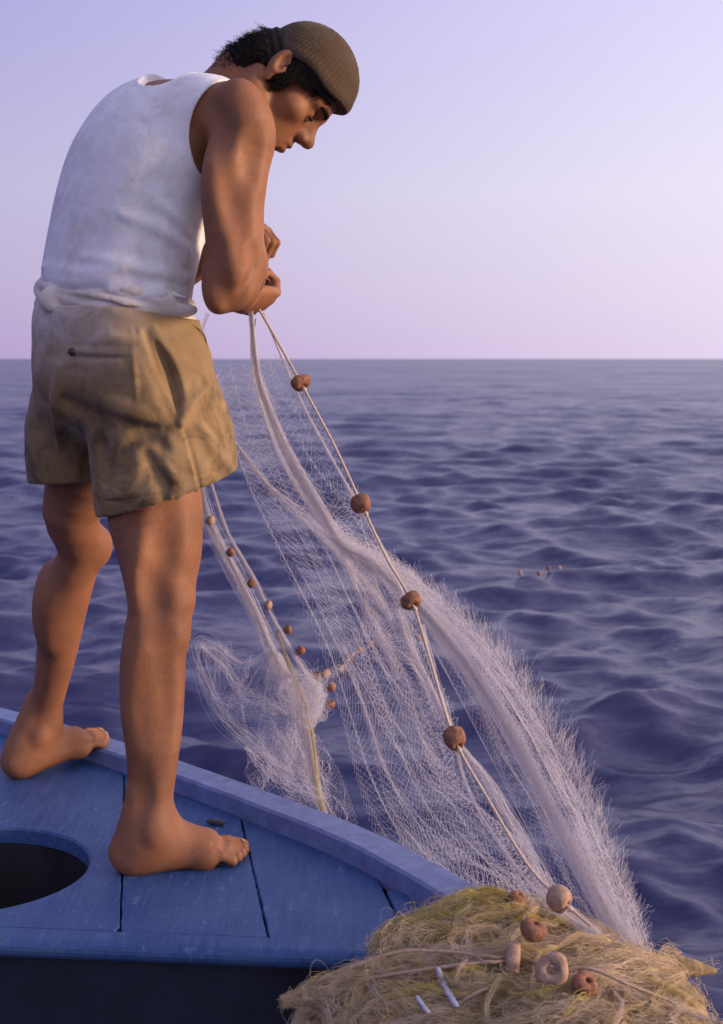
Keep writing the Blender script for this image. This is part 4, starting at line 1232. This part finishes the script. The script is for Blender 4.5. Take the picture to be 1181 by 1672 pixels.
# thin strands gathered to the floats
netting('netting_strand', [
    bundle([at(430, 510, 2.665), at(478, 625, 2.57), at(515, 700, 2.52), at(560, 780, 2.475), at(600, 850, 2.45), at(640, 930, 2.42), at(660, 975, 2.34)], [0.002, 0.003, 0.0035, 0.003, 0.004, 0.008, 0.003], 26, 40, 7),
    bundle([at(640, 985, 2.46), at(672, 1062, 2.36), at(706, 1130, 2.27), at(732, 1185, 2.20), at(742, 1200, 2.18)], [0.016, 0.012, 0.007, 0.006, 0.003], 60, 30, 8),
    bundle([at(690, 1020, 2.33), at(706, 1090, 2.28), at(728, 1160, 2.22), at(742, 1202, 2.18)], [0.003, 0.006, 0.006, 0.003], 36, 26, 9),
    bundle([at(745, 1210, 2.18), at(790, 1270, 2.16), at(850, 1370, 2.10), at(905, 1470, 2.02), at(980, 1530, 1.97)], [0.003, 0.012, 0.016, 0.014, 0.008], 60, 36, 10),
    bundle([at(742, 1210, 2.17), at(765, 1290, 2.15), at(830, 1400, 2.08), at(900, 1478, 2.0)], [0.002, 0.004, 0.004, 0.004], 26, 36, 11),
    bundle([at(418, 520, 2.68), at(412, 570, 2.70), at(424, 650, 2.70), at(465, 760, 2.66), at(530, 860, 2.58)], [0.002, 0.004, 0.006, 0.006, 0.006], 34, 36, 12),
    bundle([at(362, 700, 2.80), at(398, 742, 2.78), at(440, 795, 2.75), at(500, 850, 2.70), at(580, 930, 2.62), at(640, 1010, 2.50)], [0.004, 0.005, 0.008, 0.014, 0.016, 0.012], 60, 40, 13),
    bundle([at(340, 512, 2.66), at(331, 545, 2.70), at(338, 600, 2.78), at(360, 690, 2.82)], [0.004, 0.004, 0.006, 0.006], 16, 20, 14),
    bundle([at(560, 900, 2.58), at(590, 975, 2.56), at(625, 1050, 2.50), at(650, 1110, 2.45)], [0.012, 0.014, 0.012, 0.008], 50, 26, 15),
], 0.00017)
# open sheets of mesh hanging from the headrope, out over the rail
LEFT = [at(352, 520, 2.70), at(352, 610, 2.74), at(392, 760, 2.80), at(452, 900, 2.86), at(520, 1050, 2.90), at(560, 1180, 2.90), at(590, 1300, 2.85), at(640, 1420, 2.72), at(740, 1500, 2.45), at(860, 1560, 2.15)]
MID = [at(408, 515, 2.68), at(412, 600, 2.70), at(455, 735, 2.66), at(540, 880, 2.60), at(600, 1000, 2.58), at(660, 1130, 2.52), at(720, 1280, 2.44), at(800, 1400, 2.30), at(890, 1500, 2.12)]
netting('open_netting', [
    sheet(HR(0.10, 0.66), MID[1:7], 120, 20, 0, 0.01, 0.012, 1),
    sheet(HR(0.30, 0.98), MID[3:], 150, 22, 0, 0.02, 0.02, 2),
    sheet(MID[1:], LEFT[1:], 150, 40, 0, 0.03, 0.022, 3),
    sheet([p + np.array([0.02, 0.04, 0.0]) for p in MID[4:]], [p + np.array([0.05, 0.05, -0.02]) for p in LEFT[4:]], 84, 44, 0, 0.02, 0.012, 5),
], 0.00016)
# second strand, behind the man's leg, with its row of small corks, slumping over the side
BACK = [at(322, 770, 2.98), at(340, 850, 2.99), at(378, 925, 3.00), at(418, 1005, 3.00), at(446, 1070, 2.98), at(478, 1125, 2.96), at(500, 1190, 2.93), at(514, 1270, 2.90), at(530, 1345, 2.86), at(550, 1450, 2.84)]
B2 = [at(345, 790, 2.98), at(372, 870, 2.98), at(412, 940, 2.98), at(446, 1010, 2.97), at(480, 1070, 2.95), at(522, 1130, 2.93)]
LOOPS = [[(440, 1060), (395, 1082), (350, 1052), (324, 1052), (335, 1105), (362, 1168), (412, 1212), (470, 1256), (500, 1268)],
         [(328, 1055), (362, 1085), (395, 1130), (440, 1150), (470, 1165)], [(345, 1130), (372, 1150), (405, 1150), (450, 1168)],
         [(455, 1130), (478, 1165), (482, 1205), (470, 1255)], [(456, 1132), (476, 1106), (508, 1112), (528, 1140)], [(462, 1140), (492, 1128), (520, 1150), (526, 1178)], [(470, 1108), (482, 1140), (510, 1165), (500, 1190)],
         [(500, 1110), (522, 1122), (518, 1165), (490, 1172)], [(430, 1228), (442, 1245), (425, 1288)], [(440, 1240), (470, 1262), (472, 1280), (500, 1285), (525, 1290)],
         [(520, 1118), (545, 1098), (572, 1085)], [(400, 1220), (440, 1262), (505, 1300), (535, 1300)]]
segs = [bundle(BACK, [0.006, 0.014, 0.017, 0.014, 0.016, 0.022, 0.012, 0.008, 0.007, 0.006], 170, 50, 21),
        bundle(B2, [0.003, 0.004, 0.005, 0.005, 0.008, 0.012], 60, 40, 22),
        bundle([BACK[4], at(470, 1130, 2.96), at(500, 1150, 2.95), at(525, 1160, 2.95)], [0.012, 0.036, 0.042, 0.03], 150, 24, 23, 0.4, 0.6, 1.4)]
for k, lp in enumerate(LOOPS):
    w = 0.016 if k in (0, 1, 2, 4, 5, 6) else 0.010
    segs.append(bundle([at(x_, y_, 2.97 - 0.0003 * (y_ - 1050) - 0.01 * k) for x_, y_ in lp], [0.006, w, w * 1.2, w, 0.008], 40 if k in (0, 1, 4, 5, 6) else 20, 34, 30 + k, 0.3, 0.8, 1.3, 0.35))
segs.append(sheet([at(328, 1060, 2.98), at(350, 1130, 2.96), at(400, 1200, 2.94), at(480, 1262, 2.92)], [at(440, 1070, 2.98), at(452, 1130, 2.96), at(480, 1190, 2.94), at(515, 1290, 2.9)], 60, 40, 0, 0.02, 0.02, 41))
segs.append(sheet([at(420, 1215, 2.94), at(400, 1260, 2.93), at(410, 1330, 2.90)], [at(520, 1200, 2.93), at(560, 1270, 2.90), at(590, 1360, 2.84)], 44, 60, 0, 0.02, 0.03, 42))
netting('slumped_netting', segs, 0.00017)
# yellow line running down through it
netting('yellow_line', [bundle([at(452, 1030, 2.96), at(472, 1085, 2.94), at(498, 1150, 2.92), at(513, 1225, 2.90), at(519, 1290, 2.88), at(534, 1345, 2.85), at(552, 1440, 2.84)], [0.003, 0.004, 0.006, 0.007, 0.009, 0.012, 0.012], 30, 40, 51)], 0.00026, M_NETY)
for i, (px, py) in enumerate(((343, 850), (377, 902), (411, 952), (438, 988), (470, 1028), (491, 1062), (519, 1104), (541, 1122), (540, 1150), (532, 1100))):
    lathe_float(at(px, py, 2.95), (0.5 + rng.normal(0, .3), 0.3, -0.8), rng.uniform(0.0085, 0.011), 0.0085, M_CORK if i % 3 else M_CORKP, net, 0.003, seed=40 + i)

# ------------------------------------------------------------------ corks afloat in the distance
co = np.empty(len(sea.data.vertices) * 3, np.float32); sea.data.vertices.foreach_get('co', co); co = co.reshape(-1, 3)
co_all = co
co = co[(co[:, 1] > 4) & (co[:, 1] < 14) & (np.abs(co[:, 0]) < 3)]
def sea_z(x_, y_):
    return co[np.argmin((co[:, 0] - x_) ** 2 + (co[:, 1] - y_) ** 2), 2]
fl = empty('float_line', (0.0, 7.0, SEA_Z))
tag(fl, 'row of small corks trailing away across the open water', 'float line')
pts = []
for i, (px, py) in enumerate(((556, 1094), (572, 1086), (588, 1078), (606, 1071), (634, 1061), (655, 1052), (684, 1046), (716, 1030), (850, 960), (862, 957), (880, 951), (896, 947), (914, 943), (930, 938), (946, 934), (962, 929))):
    Y = (CAM_H - SEA_Z) * FPX / (py - HORIZON)
    p = at(px, py, Y); p[2] = sea_z(p[0], p[1]) + (0.008 if px < 800 else 0.022); pts.append(p)
    lathe_float(p, (1, -0.4 + rng.normal(0, 0.4), 0.2), rng.uniform(0.016, 0.021), 0.014, M_CORK if i % 4 else M_CORKP, fl, 0.004, seed=60 + i)
ln = spline(pts, 160)
ln[:, 2] = [sea_z(p[0], p[1]) - 0.001 for p in ln]
for sl in (slice(0, 74), slice(86, 160)):
    v_, q_ = tube_mesh(ln[sl], 0.003, 5); child(mesh_obj('line', v_, q_, M_ROPE), fl)

# ------------------------------------------------------------------ heap of net on the corner of the deck
heap = empty('net_heap', (0.17, 1.95, 0))
tag(heap, 'tangled heap of yellowish netting with wooden floats on the corner of the deck', 'net')
Hf = Field((-0.22, 1.62, -0.16), (0.56, 2.30, 0.14), 0.004)
Hf.ell((0.20, 1.90, -0.045), (0.27, 0.19, 0.105), 0.03)
Hf.ell((0.02, 1.955, -0.085), (0.12, 0.10, 0.075), 0.04)
Hf.ell(at(795, 1522, 2.075), (0.080, 0.070, 0.046), 0.02)
Hf.ell(at(700, 1548, 2.02), (0.08, 0.06, 0.032), 0.02)
Hf.ell((0.33, 1.92, -0.015), (0.15, 0.14, 0.07), 0.04)
Hf.ell((0.32, 1.79, 0.0), (0.14, 0.12, 0.062), 0.04)
Hf.ell((0.28, 2.03, 0.012), (0.11, 0.07, 0.05), 0.03)
for k in range(60):     # rolls and hollows of the gathered net
    c = np.array([rng.uniform(-0.08, 0.44), rng.uniform(1.74, 2.10), 0.0]); f = Hf.F[int((c[0] + 0.22) / 0.004), int((c[1] - 1.62) / 0.004)]
    w = np.where(f < 0)[0]
    if not len(w): continue
    c[2] = -0.16 + 0.004 * w[-1]
    d = unit((-1, rng.normal(-0.25, 0.45), 0)) * rng.uniform(0.03, 0.10)
    if k % 2 == 0: Hf.ridge([c - d + [0, 0, -0.016], c + [0, 0, -0.001], c + d + [0, 0, -0.018]], rng.uniform(0.010, 0.019), 0.010, n=8)
    else: Hf.ridge([c - d + [0, 0, 0.016], c + [0, 0, 0.002], c + d + [0, 0, 0.016]], rng.uniform(0.010, 0.016), 0.010, 'sub', n=8)
M_HEAP = mat_plain('matted_net', (0.24, 0.165, 0.080), 0.6, 0.95, 60, 0.006, 0.8)
M_STRAW = mat_plain('straw_thread', (0.62, 0.47, 0.27), 0.3, 0.85, 30, 0, 0)
M_OLIVE = mat_plain('olive_yellow_thread', (0.60, 0.46, 0.12), 0.3, 0.85, 30, 0, 0)
M_PINKY = mat_plain('faded_thread', (0.62, 0.48, 0.38), 0.2, 0.85, 30, 0, 0)
V, Q = Hf.mesh(); V = smooth_verts(V, Q, 3)
mound = child(mesh_obj('matted_netting', V, Q, M_HEAP), heap)
Gx, Gy, Gz = np.gradient(Hf.F, Hf.h)
def hsample(p):
    i = np.clip(((p - Hf.lo) / Hf.h).astype(int), 0, Hf.n - 2)
    g_ = np.stack([Gx[i[:, 0], i[:, 1], i[:, 2]], Gy[i[:, 0], i[:, 1], i[:, 2]], Gz[i[:, 0], i[:, 1], i[:, 2]]], 1)
    return Hf.F[i[:, 0], i[:, 1], i[:, 2]], g_ / (np.linalg.norm(g_, axis=1)[:, None] + 1e-9)
def hair_on(count, steps, step, flow, seed, lift=(0.0005, 0.006), swirl=0.5, box_=None, curl=0.0):
    rs = np.random.RandomState(seed)
    top = V[(V[:, 2] > -0.14)]
    if box_ is not None:
        top = top[(top[:, 0] > box_[0]) & (top[:, 0] < box_[1]) & (top[:, 1] > box_[2]) & (top[:, 1] < box_[3])]
    p = top[rs.randint(0, len(top), count)] + rs.normal(0, 0.003, (count, 3))
    off = rs.uniform(lift[0], lift[1], count)
    ang = rs.normal(0, swirl, count); dang = rs.normal(0, curl, count)
    SA, SB = [], []
    f0 = np.asarray(flow, float)
    for k in range(steps):
        ca, sa = np.cos(ang), np.sin(ang)
        d = np.stack([f0[0] * ca - f0[1] * sa, f0[0] * sa + f0[1] * ca, np.full(count, f0[2])], 1)
        d[:, 1] += 0.5 * np.sin(9 * p[:, 0] + 17 * p[:, 2]) * 0.6
        s_, n_ = hsample(p)
        d -= n_ * (d * n_).sum(1)[:, None]
        d /= np.linalg.norm(d, axis=1)[:, None] + 1e-9
        q = p + d * step
        s_, n_ = hsample(q)
        q = q + n_ * np.clip(off - s_, -0.006, 0.006)[:, None]
        SA.append(p); SB.append(q); p = q
        ang = ang + dang + rs.normal(0, 0.18, count); off = np.clip(off + rs.normal(0, 0.001, count), 0, lift[1] * 1.6)
    return np.vstack(SA), np.vstack(SB)
def tresses(count, per, seed, flow, width, box_=None, steps=16, step=0.010):
    """hanks of net: guide lines over the mound, each with a twist of threads round it"""
    SA, SB = hair_on(count, steps, step, flow, seed, (0.001, 0.006), 0.6, box_, 0.06)
    A = SA.reshape(steps, count, 3); E = SB.reshape(steps, count, 3)
    out = []
    rs = np.random.RandomState(seed)
    for i in range(count):
        g_ = np.vstack([A[:, i], E[-1:, i]])[::3]
        w = width * rs.uniform(0.5, 1.5)
        out.append(bundle(g_, [w * 0.5, w, w, w * 0.6], per, 11, seed * 1000 + i, 0.3, 0.6, 0.9, 0.3))
    return np.vstack([o_[0] for o_ in out]), np.vstack([o_[1] for o_ in out])
ub = (0.10, 0.26, 2.02, 2.2)
netting('straw_threads', [tresses(190, 22, 1, (-1, -0.3, 0), 0.011, None, 22), hair_on(800, 10, 0.008, (-1, -0.3, 0), 1, swirl=0.9), hair_on(250, 12, 0.006, (-1, 0.2, 0), 2, (0.004, 0.016), 1.5, None, 0.35)], 0.00023, M_STRAW, heap)
netting('faded_threads', [tresses(130, 22, 3, (-1, -0.5, 0), 0.010, None, 22), hair_on(500, 10, 0.008, (-1, -0.5, 0), 3, swirl=0.9), hair_on(150, 12, 0.006, (-1, 0, 0), 4, (0.005, 0.018), 1.5, None, 0.4)], 0.00023, M_PINKY, heap)
netting('olive_threads', [tresses(40, 18, 5, (-1, 0.1, 0), 0.008), tresses(50, 20, 6, (-1, 0.5, 0), 0.007, ub), hair_on(700, 12, 0.007, (-1, 0.5, 0), 6, (0.001, 0.010), 0.5, ub), hair_on(200, 12, 0.006, (-1, 0, 0), 7, (0.006, 0.02), 1.0, ub, 0.25)], 0.00024, M_OLIVE, heap)
# stray loops sticking out along the left flank
SA, SB = [], []
for k in range(260):
    i = rng.randint(0, len(V)); p = V[i]
    while not (p[2] > -0.12 and (p[0] < 0.08 or rng.rand() < 0.15) and p[1] < 2.1):
        i = rng.randint(0, len(V)); p = V[i]
    n_ = hsample(p[None])[1][0]
    tdir = unit(np.cross(n_, rng.normal(0, 1, 3))); R = rng.uniform(0.006, 0.020)
    a = np.linspace(-0.4, math.pi * rng.uniform(0.8, 1.6), 12)
    c = p + n_ * R * 0.5
    arc_ = c + R * (np.cos(a)[:, None] * tdir + np.sin(a)[:, None] * n_ * rng.uniform(0.7, 1.6))
    SA.append(arc_[:-1]); SB.append(arc_[1:])
netting('stray_loops', [(np.vstack(SA), np.vstack(SB))], 0.00024, M_STRAW, heap)
# ropes and floats on the heap
def top_at(px, py, guess=1.9, up=0.0):
    Y = guess
    for _ in range(10):
        p = at(px, py, Y); c = Hf.F[int(np.clip((p[0] + 0.22) / 0.004, 0, Hf.n[0] - 1)), :, int(np.clip((p[2] + 0.16) / 0.004, 0, Hf.n[2] - 1))]
        w = np.where(c < 0)[0]
        if not len(w): break
        Y = 0.5 * Y + 0.5 * (1.62 + 0.004 * w[0])
    return at(px, py, Y - up)
for pts in ([(560, 1582), (640, 1556), (720, 1548), (800, 1562), (860, 1572), (905, 1582)], [(752, 1640), (800, 1622), (850, 1604), (896, 1586)],
            [(600, 1600), (680, 1580), (760, 1572), (838, 1566)], [(905, 1588), (960, 1580), (1030, 1600), (1100, 1640)]):
    twisted(spline([top_at(x_ + rng.normal(0, 5), y_ + rng.normal(0, 4), 1.9, 0.003) for x_, y_ in pts], 150), 0.0025, 32, 'rope', M_HEMP, heap)
lathe_float(top_at(838, 1566, 1.9, 0.018), (1, -0.15, -0.05), 0.0225, 0.0100, M_CORKP, heap, 0.006, 'float', 0.35, 81)
lathe_float(top_at(902, 1583, 1.9, 0.024), (-0.25, -0.9, 0.30), 0.0215, 0.0095, M_CORKP, heap, 0.006, 'float', 0.35, 82)
lathe_float(top_at(843, 1470, 2.08, 0.008), (0.5, -0.3, 0.8), 0.0130, 0.0125, M_CORK, heap, 0.004, 'float', 0.6, 83)
lathe_float(top_at(871, 1519, 2.0, 0.006), (0.3, -0.2, 0.9), 0.0180, 0.0115, M_CORK, heap, 0.004, 'float', 0.6, 84)
lathe_float(top_at(955, 1608, 1.9, 0.002), (0.3, -0.5, 0.7), 0.0170, 0.0115, M_CORK, heap, 0.004, 'float', 0.6, 85)
# strip of pale plastic caught in the net
M_STRIP = mat_plain('pale_plastic', (0.48, 0.47, 0.58), 0.1, 0.35, 30, 0, 0)
def strip(pts, w, name, label):
    P = spline([top_at(x_, y_, 1.9, u_) for x_, y_, u_ in pts], 14)
    t = np.linspace(0, 1, 14); ww = w * (0.75 + 0.25 * np.sin(math.pi * t)) * (1 + 0.15 * np.sin(9 * t))
    sd = np.array([0.9, -0.2, 0.35])
    Vv, Ff = [], []
    for k in range(14):
        for u, dz_ in ((-1, 0), (0, 0.0012), (1, 0), (0, -0.0004)): Vv.append(P[k] + sd * ww[k] * u + np.array([0, -dz_, 0]))
    for k in range(13):
        for u in range(4): Ff.append((k * 4 + u, k * 4 + (u + 1) % 4, k * 4 + 4 + (u + 1) % 4, k * 4 + 4 + u))
    Ff += [(3, 2, 1, 0), (52, 53, 54, 55)]
    tag(mesh_obj(name, Vv, Ff, M_STRIP), label, 'strip')
strip([(714, 1580, 0.022), (722, 1602, 0.026), (733, 1622, 0.026), (746, 1644, 0.024)], 0.0048, 'plastic_strip', 'long pale strip of plastic caught in the front of the net heap')
strip([(680, 1626, 0.024), (688, 1638, 0.026), (700, 1654, 0.024)], 0.0038, 'plastic_strip', 'short pale scrap of plastic at the bottom edge left of the longer strip')
